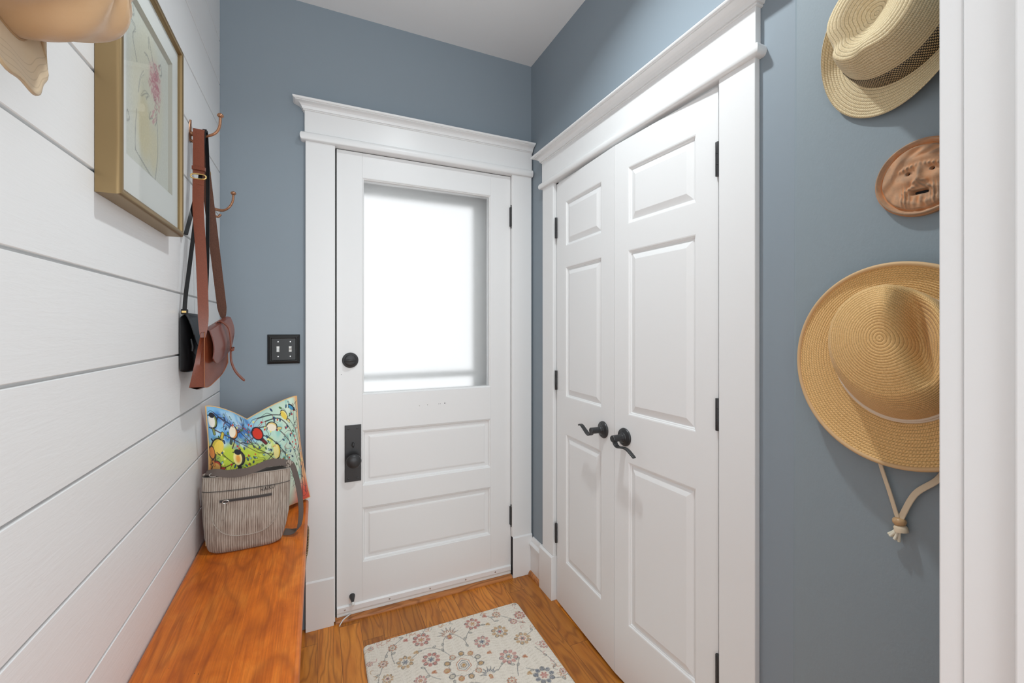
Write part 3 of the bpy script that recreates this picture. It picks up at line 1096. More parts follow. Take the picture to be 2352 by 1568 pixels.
# the watercolour: pale wash, pencil lines, a rose patch
NY, NZ = 110, 150
ys = np.linspace(a0 - 0.004, a1 + 0.004, NY)
zs = np.linspace(az0 - 0.004, az1 + 0.004, NZ)
GY, GZ = np.meshgrid(ys, zs, indexing='ij')
cv = Canvas(((GY - a0) / (a1 - a0)).ravel(), ((GZ - az0) / (az1 - az0)).ravel(), srgb(228, 230, 220))
rng = np.random.RandomState(4)
cv.ell(0.5, 0.52, 0.34, 0.46, srgb(231, 229, 208), 0, 0.25, 0.8)
cv.ell(0.42, 0.30, 0.13, 0.20, srgb(232, 221, 182), 0.1, 0.4, 0.7)
cv.ell(0.62, 0.22, 0.10, 0.15, srgb(233, 224, 190), 0, 0.4, 0.6)
cv.ell(0.66, 0.70, 0.13, 0.13, srgb(229, 200, 198), 0, 0.4, 0.75)
for k in range(60):
    x, y = rng.normal(0.66, 0.075), rng.normal(0.70, 0.065)
    a = rng.uniform(0, 6.28)
    cv.line([(x, y), (x + 0.05 * math.cos(a), y + 0.03 * math.sin(a)), (x + 0.05 * math.cos(a + 1), y + 0.03 * math.sin(a + 1))], 0.005, srgb(206, 140, 150), 0.006, 0.7)
for k in range(12):
    x, y = rng.normal(0.60, 0.03), rng.normal(0.44, 0.03)
    cv.line([(x, y), (x + 0.04, y + 0.03)], 0.005, srgb(222, 170, 176), 0.006, 0.7)
g = srgb(112, 116, 118)
for pts in ([(0.18, 0.98), (0.14, 0.88), (0.24, 0.86), (0.20, 0.78), (0.27, 0.66)], [(0.17, 0.90), (0.22, 0.92), (0.20, 0.97)], [(0.52, 0.86), (0.50, 0.93), (0.56, 0.88), (0.62, 0.80), (0.70, 0.75)],
            [(0.42, 0.79), (0.48, 0.80), (0.53, 0.78)], [(0.40, 0.66), (0.33, 0.58), (0.30, 0.48)], [(0.36, 0.48), (0.44, 0.53), (0.50, 0.55), (0.46, 0.50)], [(0.62, 0.58), (0.68, 0.55), (0.70, 0.46), (0.66, 0.40)],
            [(0.25, 0.10), (0.28, 0.09), (0.40, 0.06), (0.55, 0.03), (0.66, 0.015)], [(0.66, 0.02), (0.72, 0.22), (0.71, 0.40), (0.66, 0.50)], [(0.25, 0.10), (0.24, 0.22), (0.27, 0.36)],
            [(0.08, 0.24), (0.10, 0.29), (0.14, 0.25), (0.09, 0.22)], [(0.74, 0.84), (0.79, 0.88), (0.82, 0.83), (0.77, 0.80)], [(0.55, 0.45), (0.52, 0.40), (0.60, 0.43)]):
    cv.curve(pts, 0.0042, g, 0.007, 0.50)
    cv.curve([(x + rng.normal(0, 0.012), y + rng.normal(0, 0.008)) for x, y in pts], 0.003, g, 0.006, 0.40)
p = MB()
p.grid([[(WL + 0.0180, GY[i, j], GZ[i, j]) for j in range(NZ)] for i in range(NY)])
obj('artwork', p, M_ART, pf, colors=cv.c)

# ------------------------------------------------------------------ coat hooks
def wall_hook(name, base, tip, label):
    y, z = base
    r = thing(name, (WL, y, z), label, 'hook', 'copper hooks on the shiplap wall')
    p = MB()
    # shield shaped back plate
    rows = []
    for i in range(13):
        t = i / 12
        w = 0.0085 * math.sin(PI * min(1, 0.12 + t * 0.88)) ** 0.6 + 0.0015
        zz = z - 0.032 + 0.066 * t
        rows.append([(WL + 0.0003, y - w, zz), (WL + 0.003, y - w * 0.85, zz), (WL + 0.0048, y, zz), (WL + 0.003, y + w * 0.85, zz), (WL + 0.0003, y + w, zz)])
    p.grid(rows)
    obj('back_plate', p, M_COPPER, r, smooth=1.2)
    tx, ty, tz = tip
    c = spline([(WL + 0.002, y, z - 0.006), (WL + 0.016, y, z - 0.009), (WL + 0.040, lerp(y, ty, 0.5), z - 0.011), (tx - 0.012, ty, z + 0.001), (tx - 0.001, ty, z + 0.024), (tx + 0.001, ty, tz)], 6)
    n = len(c)
    obj('arm', MB().tube(c, [lerp(0.0072, 0.0038, min(1, i / (n * 0.45))) for i in range(n)], 14), M_COPPER, r, smooth=1.2)
    b = MB().lathe([(0.0036, -0.006), (0.0060, -0.004), (0.0088, -0.001), (0.0088, 0.002), (0.0065, 0.0055), (0.0035, 0.0075), (0.0001, 0.008)], (tx + 0.001, ty, tz), (0, 0, 1), 20)
    obj('ball_tip', b, M_COPPER, r, smooth=1.0)
    c = spline([(WL + 0.002, y, z - 0.026), (WL + 0.014, y, z - 0.033), (WL + 0.024, y, z - 0.034), (WL + 0.031, y, z - 0.025)], 5)
    obj('lower_hook', MB().tube(c, [0.0040] * (len(c) - 1) + [0.0046], 12), M_COPPER, r, smooth=1.2)
    return r


wall_hook('wall_hook', (1.562, 1.850), (-0.2705, 1.550, 1.906), 'copper wall hook holding the two bag straps')
wall_hook('wall_hook', (1.832, 1.696), (-0.2785, 1.822, 1.748), 'empty copper wall hook nearest the corner, behind the straps')

# ------------------------------------------------------------------ brown crossbody bag
BO = Vector((-0.307, 1.440, 1.088))             # left bottom (camera side end)
BX = Vector((0.023, 0.190, 0.046)); BW = BX.length; BX.normalize()
BN = Vector((0.975, -0.22, 0.0)); BN = (BN - BX * BN.dot(BX)).normalized()       # outward, away from the wall
BU = Vector((0.085, 0.045, 1.0)).normalized()
def BP(w, h, d): return BO + BX * w + BU * h + BN * d


bag = thing('crossbody_bag', (-0.28, 1.53, 1.09), 'brown leather crossbody bag with flap and tab, hanging over the black purse', 'bag')
H = 0.163
def half_t(h):                                    # half thickness at height h
    t = h / H
    return lerp(0.0195, 0.0045, t ** 0.9)


def bag_section(w, n=14):
    """front and back heights for one station along the width"""
    pass


p = MB()
NW, NH = 22, 16
front, back = [], []
for i in range(NW + 1):
    w = BW * i / NW
    e = abs(2 * w / BW - 1)
    rf, rb = [], []
    for j in range(NH + 1):
        h = H * j / NH
        lift = (0.018 * max(0, (w / BW - 0.55) / 0.45) ** 2.2 + 0.010 * max(0, (0.22 - w / BW) / 0.22) ** 2) * (1 - j / NH) ** 1.5
        bulge = 0.010 * (1 - e ** 2.5) * math.sin(PI * min(1, (j / NH) * 0.9 + 0.1))
        rf.append(BP(w, h + lift, half_t(h) + bulge))
        rb.append(BP(w, h + lift, -half_t(h) * 0.9))
    front.append(rf)
    back.append(rb)
p.grid(front)
p.grid(back, flip=True)
# gussets, bottom and top
for col_f, col_b in ((front[0], back[0]), (front[-1], back[-1])):
    mid = [(a + b) / 2 + BX * (0.010 if col_f is front[0] else -0.010) * (j / NH) * 1.0 for j, (a, b) in enumerate(zip(col_f, col_b))]
    p.grid([col_f, mid, col_b])
p.grid([[r[0] for r in front], [(r[0] + s[0]) / 2 - BU * 0.006 for r, s in zip(front, back)], [r[0] for r in back]])
p.grid([[r[-1] for r in front], [r[-1] for r in back]])
obj('bag_body', p, M_BROWN, bag, smooth=0.6)
# stitched seams
p = MB()
p.tube([c + BX * -0.0005 + BN * 0.0004 for c in front[0]], 0.0010, 8)
p.tube([c - BX * -0.0005 + BN * 0.0004 for c in front[-1]], 0.0010, 8)
p.tube([r[0] - BU * 0.0006 + BN * 0.0004 for r in front], 0.0010, 8)
obj('seam_piping', p, M_STITCH, bag, smooth=1.5)
# flap: over the top and down the front, rounded lower corners
p = MB()
rows_o, rows_i = [], []
NF = 26
for i in range(NF + 1):
    w = 0.010 + (BW - 0.014) * i / NF
    u = (w - 0.010) / (BW - 0.014)
    low = 0.058 + 0.028 * (abs(2 * u - 1)) ** 5 + 0.010 * u
    ro, ri = [], []
    for j in range(17):
        t = j / 16
        if t < 0.25:
            a = PI * (t / 0.25) * 0.5
            h, d = H + 0.004 * math.sin(a) + 0.001, lerp(-0.006, 0.009, t / 0.25)
        else:
            s = (t - 0.25) / 0.75
            h = lerp(H + 0.002, low, s)
            d = half_t(h) + 0.0105 + 0.010 * math.sin(PI * min(1, s * 0.9)) * (0.7 + 0.3 * math.sin(PI * u)) + 0.007 * s
        ro.append(BP(w, h, d))
        ri.append(BP(w, h - 0.0005, d - 0.0026))
    rows_o.append(ro)
    rows_i.append(ri)
p.grid(rows_o)
p.grid(rows_i, flip=True)
p.grid([[r[-1] for r in rows_o], [r[-1] for r in rows_i]])
p.grid([rows_o[0], rows_i[0]])
p.grid([rows_o[-1], rows_i[-1]])
flap = obj('flap', p, M_FLAP, bag, smooth=0.8)
# closing tab
wm = BW * 0.545
c = spline([BP(wm - 0.006, H - 0.001, -0.003), BP(wm - 0.003, H + 0.0085, 0.010), BP(wm, H - 0.012, 0.034), BP(wm + 0.002, 0.108, 0.044), BP(wm + 0.004, 0.078, 0.046), BP(wm + 0.006, 0.045, 0.050), BP(wm + 0.014, 0.012, 0.062), BP(wm + 0.026, -0.016, 0.080), BP(wm + 0.030, -0.022, 0.086)], 7)
obj('closing_tab', MB().ribbon(c, BX, [0.0125] * (len(c) - 2) + [0.010, 0.006], 0.0028), M_BROWN, bag, smooth=0.6, bevel=0.0007)
c = [BP(wm - 0.006, 0.083, 0.049), BP(wm + 0.001, 0.083, 0.0525), BP(wm + 0.010, 0.083, 0.0525), BP(wm + 0.016, 0.083, 0.047)]
obj('tab_loop', MB().ribbon(spline(c, 4), BU, 0.0085, 0.0022), M_BROWN, bag, smooth=0.6)
# shoulder strap: two runs over the hook arm
top = Vector((-0.322, 1.553, 1.8515))
lf = BP(0.004, H - 0.016, 0.001)
rg = BP(BW - 0.012, H - 0.002, -0.003)
WD = (1, 0.10, 0)
ringp = Vector((-0.3185, 1.524, 1.706))
up_run = spline([top, top + Vector((0.0005, -0.009, 0.0005)), top + Vector((0.001, -0.0155, -0.006)), top + Vector((0.001, -0.0175, -0.03)), ringp + Vector((0, 0.0006, 0.006))], 6)
obj('shoulder_strap', MB().ribbon(up_run, WD, 0.0275, 0.003), M_BROWN, bag, smooth=0.5)
low_run = spline([ringp + Vector((0, -0.0005, -0.006)), ringp + Vector((0.002, -0.014, -0.10)), (ringp + lf) / 2 + Vector((0.001, 0.0, 0.0)), lf + Vector((-0.001, 0.008, 0.08)), lf], 6)
wv = [Vector(WD).lerp(Vector((0.9, 0.2, 0)), i / (len(low_run) - 1)) for i in range(len(low_run))]
obj('shoulder_strap', MB().ribbon(low_run, wv, [0.0275 - 0.0035 * i / (len(low_run) - 1) - 0.012 * max(0.0, (i / (len(low_run) - 1) - 0.80) / 0.20) ** 1.3 for i in range(len(low_run))], 0.003), M_BROWN, bag, smooth=0.5)
b0 = top + Vector((0.002, 0.0165, -0.030))
back_run = spline([top, top + Vector((0.001, 0.010, 0.000)), top + Vector((0.002, 0.0160, -0.010)), b0, b0.lerp(rg, 0.3), b0.lerp(rg, 0.65), b0.lerp(rg, 0.93), rg], 7)
ob = obj('shoulder_strap', MB().ribbon(back_run, WD, [lerp(0.0275, 0.0250, i / (len(back_run) - 9)) for i in range(len(back_run) - 8)] + [lerp(0.0250, 0.0055, i / 7) for i in range(8)], 0.003), M_BROWNIN, bag, smooth=0.5)
tag(ob, 'darker raw inner side of the strap')
kp = ringp + Vector((0.0, 0.0015, 0.024))
k = MB()
k.ribbon([kp + Vector((-0.0155, -0.0035, 0.001)), kp + Vector((0, -0.0045, 0)), kp + Vector((0.0155, -0.0035, -0.001)), kp + Vector((0.0165, 0.001, -0.001)), kp + Vector((0.0, 0.003, 0)), kp + Vector((-0.0165, 0.001, 0.001)), kp + Vector((-0.0155, -0.0035, 0.001))], (0, 0, 1), 0.010, 0.002)
obj('strap_keeper', k, M_BROWN, bag, smooth=0.5)
loop = []
for i in range(24):
    a = 2 * PI * i / 24
    loop.append(ringp + Vector((0.0185 * math.copysign(abs(math.cos(a)) ** 0.6, math.cos(a)), -0.002, 0.0072 * math.copysign(abs(math.sin(a)) ** 0.8, math.sin(a)))))
obj('strap_ring', MB().tube(loop, 0.0020, 8, closed=True), M_GOLD, bag, smooth=1.5)
k = MB()
for i in range(6):
    q = ringp + Vector((-0.0105 + 0.0042 * i, -0.0052, -0.0215 - 0.0004 * i))
    k.tube([q, q + Vector((0.0022, 0, 0))], 0.0007, 6)
obj('stitching', k, M_STITCH, bag)
bk = Vector((-0.3095, 1.5775, 1.735))
k = MB().tube([bk + Vector((-0.004 + 0.012 * math.cos(a), 0.004, 0.016 * math.sin(a))) for a in [2 * PI * i / 20 for i in range(20)]], 0.0026, 8, closed=True)
obj('strap_buckle', k, M_GOLD, bag, smooth=1.5)

# ------------------------------------------------------------------ black purse
pu = thing('black_purse', (WL, 1.54, 1.136), 'black leather purse hanging flat against the shiplap, behind the brown bag', 'bag')
PX, PY0, PY1, PZ0, PZ1 = WL + 0.003, 1.446, 1.640, 1.137, 1.302
p = MB()
rows = []
NS = 28
for i in range(NS + 1):
    y = lerp(PY0, PY1, i / NS)
    e = abs(2 * i / NS - 1)
    row = []
    th = 0.023 * (1 - e ** 6) + 0.004
    tz = PZ1 - 0.012 * e ** 8
    for j in range(24):
        a = 2 * PI * j / 24
        cz, sx = math.cos(a), math.sin(a)
        zz = lerp(PZ0 + 0.006 * e ** 6, tz, 0.5 - 0.5 * math.copysign(abs(cz) ** 0.35, cz))
        wdt = th * lerp(1.0, 0.62, (zz - PZ0) / (PZ1 - PZ0))
        row.append((PX + wdt * 0.5 + wdt * 0.5 * math.copysign(abs(sx) ** 0.6, sx), y, zz))
    rows.append(row + [row[0]])
p.grid(rows)
p.add([rows[0][k] for k in range(24)], [tuple(range(24))])
p.add([rows[-1][k] for k in range(24)], [tuple(range(24))])
obj('purse_body', p, M_BLACKL, pu, smooth=0.9)
p = MB()
rows_o, rows_i = [], []
for i in range(19):
    u = i / 18
    y = lerp(PY0 + 0.004, PY1 - 0.004, u)
    low = lerp(PZ1 - 0.080, PZ1 - 0.106, 1 - abs(2 * u - 1)) + 0.022 * abs(2 * u - 1) ** 6
    ro, ri = [], []
    for j in range(11):
        t = j / 10
        zz = lerp(PZ1 + 0.003, low, t)
        xx = PX + lerp(0.0085, 0.0295, t ** 0.55) + 0.004 * t
        ro.append((xx, y, zz))
        ri.append((xx - 0.002, y, zz - 0.001))
    rows_o.append(ro)
    rows_i.append(ri)
p.grid(rows_o)
p.grid(rows_i, flip=True)
p.grid([[r[-1] for r in rows_o], [r[-1] for r in rows_i]])
p.grid([rows_o[0], rows_i[0]])
p.grid([rows_o[-1], rows_i[-1]])
obj('purse_flap', p, M_BLACKL, pu, smooth=0.8)
p = MB()
p.tube([(PX + 0.026, PY0 + 0.001, PZ1 - 0.070), (PX + 0.0295, PY0 + 0.002, PZ1 - 0.092), (PX + 0.028, PY0 + 0.003, PZ1 - 0.104)], [0.0022, 0.0032, 0.0028], 8)
p.tube([(PX + 0.028, PY0 + 0.003, PZ1 - 0.104), (PX + 0.0305, PY0 + 0.020, PZ1 - 0.118)], 0.0010, 6)
obj('zip_pull', p, M_BLACKL, pu, smooth=1.0)
cl = Vector((PX + 0.0105, PY0 + 0.004, PZ1 + 0.006))
obj('strap_loop', MB().box(cl.x - 0.0075, cl.x + 0.0075, cl.y - 0.006, cl.y + 0.006, cl.z - 0.008, cl.z + 0.006), M_BLACKL, pu, bevel=0.002)
obj('gold_clasp', MB().box(cl.x - 0.0052, cl.x + 0.0052, cl.y - 0.0075, cl.y - 0.0055, cl.z - 0.0045, cl.z + 0.0015), M_GOLD, pu, bevel=0.0006)
atop = Vector((-0.3080, 1.5535, 1.8500))
s1 = spline([atop, atop + Vector((-0.002, -0.006, -0.004)), Vector((-0.3160, 1.536, 1.72)), Vector((-0.3275, 1.486, 1.48)), cl + Vector((0.001, 0.009, 0.05)), cl + Vector((0, 0, 0.003))], 7)
obj('purse_strap', MB().ribbon(s1, (1, 0.15, 0), 0.0098, 0.0024), M_BLACKL, pu, smooth=0.5)
s2 = spline([atop, atop + Vector((0.001, 0.006, -0.003)), Vector((-0.3035, 1.561, 1.74)), Vector((-0.3050, 1.568, 1.60)), Vector((-0.3085, 1.580, 1.45)), Vector((-0.3180, 1.598, PZ1 + 0.004))], 7)
obj('purse_strap', MB().ribbon(s2, (1, -0.25, 0), 0.0098, 0.0024), M_BLACKL, pu, smooth=0.5)
s3 = spline([(-0.3275, 1.535, 1.650), (-0.3330, 1.508, 1.590), (-0.3350, 1.470, 1.533), (-0.3350, 1.462, 1.522)], 5)
obj('strap_end', MB().ribbon(s3, (0.55, 0.5, 0.35), [0.010] * (len(s3) - 2) + [0.008, 0.004], 0.0022), M_BLACKL, pu, smooth=0.5)

# ------------------------------------------------------------------ bench
BZ = 0.556
bench = thing('bench', (-0.19, 1.25, 0), 'glossy orange cherry wood bench along the shiplap wall', 'bench')
p = MB().box(WL + 0.0015, -0.0345, 0.50, 1.966, BZ - 0.038, BZ)
obj('seat_board', p, M_CHERRY, bench, bevel=0.009, segs=4, smooth=0.7)
obj('end_panel', MB().box(WL + 0.0015, -0.060, 1.932, 1.966, 0.0, BZ - 0.0385), M_CHERRY, bench)
obj('end_panel', MB().box(WL + 0.0015, -0.060, 0.50, 0.534, 0.0, BZ - 0.0385), M_CHERRY, bench)
obj('back_rail', MB().box(WL + 0.0015, WL + 0.022, 0.535, 1.931, BZ - 0.12, BZ - 0.0385), M_CHERRY, bench)

bk = thing('basket', (-0.18, 1.72, 0), 'woven seagrass basket under the bench, its edge just showing', 'basket')
rows = []
NB = 48
for j in range(15):
    t = j / 14
    z = 0.004 + 0.504 * t
    x0, x1 = lerp(-0.295, -0.318, t), lerp(-0.080, -0.0318, t)
    y0, y1 = lerp(1.545, 1.52, t), lerp(1.835, 1.86, t)
    row = []
    for k in range(NB):
        a = 2 * PI * k / NB
        c, s = math.cos(a), math.sin(a)
        row.append(((x0 + x1) / 2 + (x1 - x0) / 2 * math.copysign(abs(c) ** 0.35, c), (y0 + y1) / 2 + (y1 - y0) / 2 * math.copysign(abs(s) ** 0.35, s), z))
    rows.append(row)
p = MB()
p.grid([[rows[j][k] for j in range(15)] for k in range(NB)], closed_u=True)
p.add(rows[0], [tuple(range(NB))])
obj('basket_wall', p, M_WICKER, bk, smooth=0.9)
obj('rim', MB().tube(rows[-1], 0.0028, 8, closed=True), M_WICKER, bk, smooth=1.5)

# ------------------------------------------------------------------ throw pillow with the bird print
TL, TR = Vector((-0.3365, 1.700, 1.006)), Vector((-0.078, 1.915, 0.992))
BL, BR = Vector((-0.3290, 1.662, 0.5630)), Vector((-0.030, 1.948, 0.5700))
PN = Vector((0.40, -0.92, 0.0)).normalized()


def pillow(s, t, side):
    a = BL.lerp(BR, s)
    b = TL.lerp(TR, s)
    p = a.lerp(b, t)
    q = 4 * s * (1 - s)
    r = 4 * t * (1 - t)
    dip = max(0.0, 1 - abs(s - 0.46) / (0.46 if s < 0.46 else 0.54)) ** 1.45
    p = p + Vector((0, 0, -0.072)) * dip * sstep(0.35, 1.0, t)
    p = p + Vector((-0.02, 0.035, 0)) * dip * sstep(0.5, 1.0, t)
    # edges draw in between the corners
    p = p + (BL - BR).normalized() * 0.012 * r * (2 * s - 1) * abs(2 * s - 1) ** 3
    p = p + Vector((0, 0, 0.006)) * q * (1 - t) ** 6
    valley = 1 - 0.32 * math.exp(-((s - 0.46) / 0.10) ** 2) * float(sstep(0.55, 1.0, t))
    thick = 0.074 * (q ** 0.55) * (r ** 0.55) * valley
    if side < 0:
        thick *= 0.75
    return p + PN * thick * side


NPW = 400
S = np.linspace(0, 1, NPW)
S = 0.5 - 0.5 * np.cos(PI * (0.12 + 0.76 * S)) / math.cos(0.12 * PI)
S = np.clip(S, 0, 1)
front = [[pillow(s, t, 1) for t in S] for s in S]
SS, TT = np.meshgrid(S, S, indexing='ij')
cv = Canvas(SS.ravel(), TT.ravel(), srgb(190, 222, 205))
X, Y = cv.X, cv.Y
# washes
cv.put(sstep(0.62, 0.40, X) * sstep(0.66, 0.80, Y + 0.05 * np.sin(9 * X)), srgb(132, 192, 232))
cv.put(sstep(0.68, 0.45, X) * sstep(0.80, 0.70, Y + 0.04 * np.sin(11 * X + 1)), srgb(190, 208, 62))
cv.put(sstep(0.60, 0.80, X) * 0.35, srgb(224, 232, 205))
cv.put(sstep(0.90, 0.975, X + 0.03 * np.sin(5 * Y)), srgb(243, 170, 98))
cv.put(sstep(0.10, 0.02, X) * sstep(0.75, 0.55, Y), srgb(226, 150, 66))
cv.put(sstep(0.72, 0.90, X) * sstep(0.28, 0.12, Y), srgb(226, 74, 36))
cv.put(sstep(0.06, 0.0, X) * sstep(0.40, 0.10, Y), srgb(214, 70, 36))
cv.put(sstep(0.30, 0.12, Y) * sstep(0.7, 0.4, X), srgb(222, 92, 44))
rng = np.random.RandomState(11)
for k in range(26):
    x, y = rng.uniform(0.03, 0.46), rng.uniform(0.74, 0.98)
    cv.ell(x, y, rng.uniform(0.02, 0.05), rng.uniform(0.02, 0.05), srgb(30, 112, 190) if k % 3 else srgb(196, 226, 240), rng.uniform(0, 3), 0.5, 0.75)
for k in range(22):
    x, y = rng.uniform(0.03, 0.62), rng.uniform(0.40, 0.76)
    cv.ell(x, y, rng.uniform(0.02, 0.05), rng.uniform(0.01, 0.03), srgb(216, 224, 92) if k % 2 else srgb(120, 170, 90), rng.uniform(0, 3), 0.5, 0.7)
for k in range(30):
    x, y = rng.uniform(0.52, 0.9), rng.uniform(0.2, 0.98)
    cv.ell(x, y, rng.uniform(0.01, 0.035), rng.uniform(0.03, 0.08), srgb(150, 208, 196) if k % 2 else srgb(222, 236, 214), -0.5 + rng.uniform(-0.3, 0.3), 0.5, 0.7)
ink, red, navy = srgb(24, 22, 34), srgb(150, 32, 26), srgb(20, 48, 84)
# branches
BR_ = [[(0.012, 0.844), (0.162, 0.794), (0.325, 0.738), (0.55, 0.619), (0.68, 0.48), (0.80, 0.28)], [(0.02, 0.76), (0.09, 0.67), (0.20, 0.58), (0.30, 0.53)], [(0.30, 0.76), (0.42, 0.755), (0.46, 0.72)], [(0.36, 0.92), (0.44, 0.82), (0.48, 0.74)], [(0.10, 0.93), (0.20, 0.90), (0.30, 0.86), (0.36, 0.90)], [(0.02, 0.62), (0.12, 0.50), (0.30, 0.44), (0.42, 0.36)],
       [(0.05, 0.52), (0.20, 0.58), (0.36, 0.64)], [(0.30, 0.86), (0.40, 0.78), (0.52, 0.64), (0.60, 0.52), (0.72, 0.40)], [(0.45, 0.88), (0.58, 0.78), (0.70, 0.58), (0.80, 0.40), (0.88, 0.20)],
       [(0.52, 0.90), (0.66, 0.84), (0.78, 0.66), (0.86, 0.46), (0.91, 0.22)], [(0.60, 0.92), (0.74, 0.88), (0.84, 0.72), (0.90, 0.5), (0.93, 0.25)], [(0.90, 0.05), (0.91, 0.3), (0.92, 0.55), (0.90, 0.78), (0.93, 0.95)],
       [(0.95, 0.08), (0.96, 0.4), (0.955, 0.7), (0.97, 0.95)], [(0.86, 0.05), (0.84, 0.25), (0.76, 0.45), (0.68, 0.60)], [(0.02, 0.30), (0.16, 0.40), (0.34, 0.36), (0.52, 0.40)], [(0.36, 0.90), (0.26, 0.84), (0.16, 0.90), (0.06, 0.96)],
       [(0.55, 0.97), (0.68, 0.94), (0.82, 0.86), (0.90, 0.72)], [(0.64, 0.70), (0.58, 0.60), (0.50, 0.56)], [(0.20, 0.70), (0.24, 0.80), (0.20, 0.86)], [(0.5, 0.3), (0.62, 0.36), (0.70, 0.48), (0.72, 0.62)], [(0.06, 0.70), (0.04, 0.55), (0.09, 0.42), (0.06, 0.30)]]
for i, b in enumerate(BR_):
    cv.curve(b, 0.0052, ink if i % 3 else srgb(70, 24, 26), 0.004, 0.95, 0.0022)
for i in range(150):
    b = BR_[rng.randint(len(BR_))]
    q = b[rng.randint(len(b))]
    a = rng.uniform(0, 6.28)
    l = rng.uniform(0.05, 0.12)
    cv.curve([q, (q[0] + l * 0.5 * math.cos(a), q[1] + l * 0.5 * math.sin(a)), (q[0] + l * math.cos(a + 0.4), q[1] + l * math.sin(a + 0.4))], 0.0026, ink if i % 4 else red, 0.003, 0.9, 0.0012)
# leaves and berries
for k in range(120):
    x, y = rng.uniform(0.02, 0.98), rng.uniform(0.35, 0.98)
    col = [srgb(40, 92, 130), srgb(86, 142, 74), srgb(150, 196, 196), srgb(28, 64, 110)][k % 4]
    cv.ell(x, y, 0.0072, 0.0140, col, rng.uniform(-0.8, 0.8), 0.15, 1, ink, 0.25)
for k in range(60):
    x, y = rng.uniform(0.03, 0.95), rng.uniform(0.40, 0.97)
    cv.ell(x, y, 0.0085, 0.0085, [srgb(214, 58, 34), srgb(190, 36, 44), srgb(238, 232, 130)][k % 3], 0, 0.2)


def bird(x, y, a, b, rot, body, back=None, head=None, beak=None, tail=None, chest=None):
    c, s = math.cos(rot), math.sin(rot)
    def L(u, v): return (x + u * c - v * s, y + u * s + v * c)
    t0, t1 = L(0, -b * 0.7), L(a * 0.25, -b * 1.9)
    cv.line([t0, t1], a * 0.36, ink, 0.004)
    cv.line([t0, t1], a * 0.24, tail or back or body, 0.004)
    if back: cv.ell(*L(a * 0.22, 0.0), a * 1.05, b * 1.04, back, rot, 0.08, 1, ink, 0.14)
    cv.ell(*L(-a * (0.12 if back else 0), 0), a * (0.84 if back else 1.0), b * 0.98, body, rot, 0.08, 1, None if back else ink, 0.14)
    if chest: cv.ell(*L(-a * 0.05, -b * 0.1), a * 0.45, b * 0.55, chest, rot, 0.5)
    if head: cv.ell(*L(0, b * 0.82), a * 0.72, b * 0.40, head, rot, 0.1)
    cv.line([L(-a * 0.45, b * 0.80), L(-a * 0.95, b * 0.76)], 0.004, beak or ink, 0.003)
    cv.ell(*L(-a * 0.22, b * 0.76), a * 0.10, a * 0.10, ink, 0, 0.3)
    cv.line([L(-a * 0.3, -b), L(-a * 0.3, -b * 1.18)], 0.003, ink, 0.003)
    cv.line([L(a * 0.1, -b), L(a * 0.1, -b * 1.18)], 0.003, ink, 0.003)


cream, yel, pale = srgb(246, 232, 208), srgb(238, 208, 84), srgb(244, 230, 150)
bird(0.040, 0.895, 0.034, 0.050, 0.0, srgb(238, 234, 222), srgb(132, 148, 84), ink)
bird(0.228, 0.838, 0.036, 0.054, -0.45, cream, srgb(222, 142, 62), None, srgb(150, 60, 40), srgb(60, 80, 80))
bird(0.505, 0.852, 0.042, 0.066, 0.25, srgb(222, 52, 28), None, None, ink, srgb(110, 26, 30))
bird(0.075, 0.706, 0.045, 0.060, 2.6, yel, srgb(206, 186, 70))
bird(0.244, 0.622, 0.046, 0.062, 0.0, pale, srgb(60, 54, 46), ink, ink, ink, srgb(238, 160, 70))
bird(0.622, 0.610, 0.034, 0.074, -0.15, pale, yel, None, srgb(220, 120, 60), red)
bird(0.640, 0.848, 0.034, 0.052, 0.95, cream, srgb(232, 204, 130))
bird(0.792, 0.890, 0.026, 0.048, 0.45, yel, pale)
bird(0.050, 0.560, 0.034, 0.036, 1.2, srgb(214, 160, 86), srgb(170, 60, 40))
bird(0.020, 0.660, 0.022, 0.050, 0.1, srgb(222, 138, 66))
bird(0.895, 0.925, 0.018, 0.036, 0.8, srgb(70, 150, 190), ink)
bird(0.42, 0.50, 0.034, 0.05, 0.4, srgb(222, 190, 120), srgb(120, 80, 50))
bird(0.30, 0.36, 0.040, 0.055, -0.3, yel, srgb(200, 150, 60))
bird(0.62, 0.36, 0.040, 0.055, 0.3, srgb(214, 70, 40), srgb(150, 40, 30))
pil = thing('throw_pillow', (-0.19, 1.82, BZ), 'bright throw pillow printed with birds on branches, in the bench corner', 'pillow')
p = MB()
p.grid(front)
obj('pillow_front', p, M_PRINT, pil, smooth=3.14, colors=cv.c)
nb = 40
Sb = np.linspace(0, 1, nb)
p = MB()
p.grid([[pillow(s, t, -1) for t in Sb] for s in Sb], flip=True)
cb = np.empty((nb * nb, 3)); cb[:] = srgb(226, 110, 54)
obj('pillow_back', p, M_PRINT, pil, smooth=3.14, colors=cb)
edge = [pillow(s, 0, 0) for s in np.linspace(0, 1, 30)] + [pillow(1, t, 0) for t in np.linspace(0, 1, 30)][1:] + [pillow(s, 1, 0) for s in np.linspace(1, 0, 40)][1:] + [pillow(0, t, 0) for t in np.linspace(1, 0, 30)][1:-1]
obj('seam', MB().tube(edge, 0.0024, 8, closed=True), simple('pillow_seam', srgb(236, 190, 130), 0.8), pil, smooth=1.5)

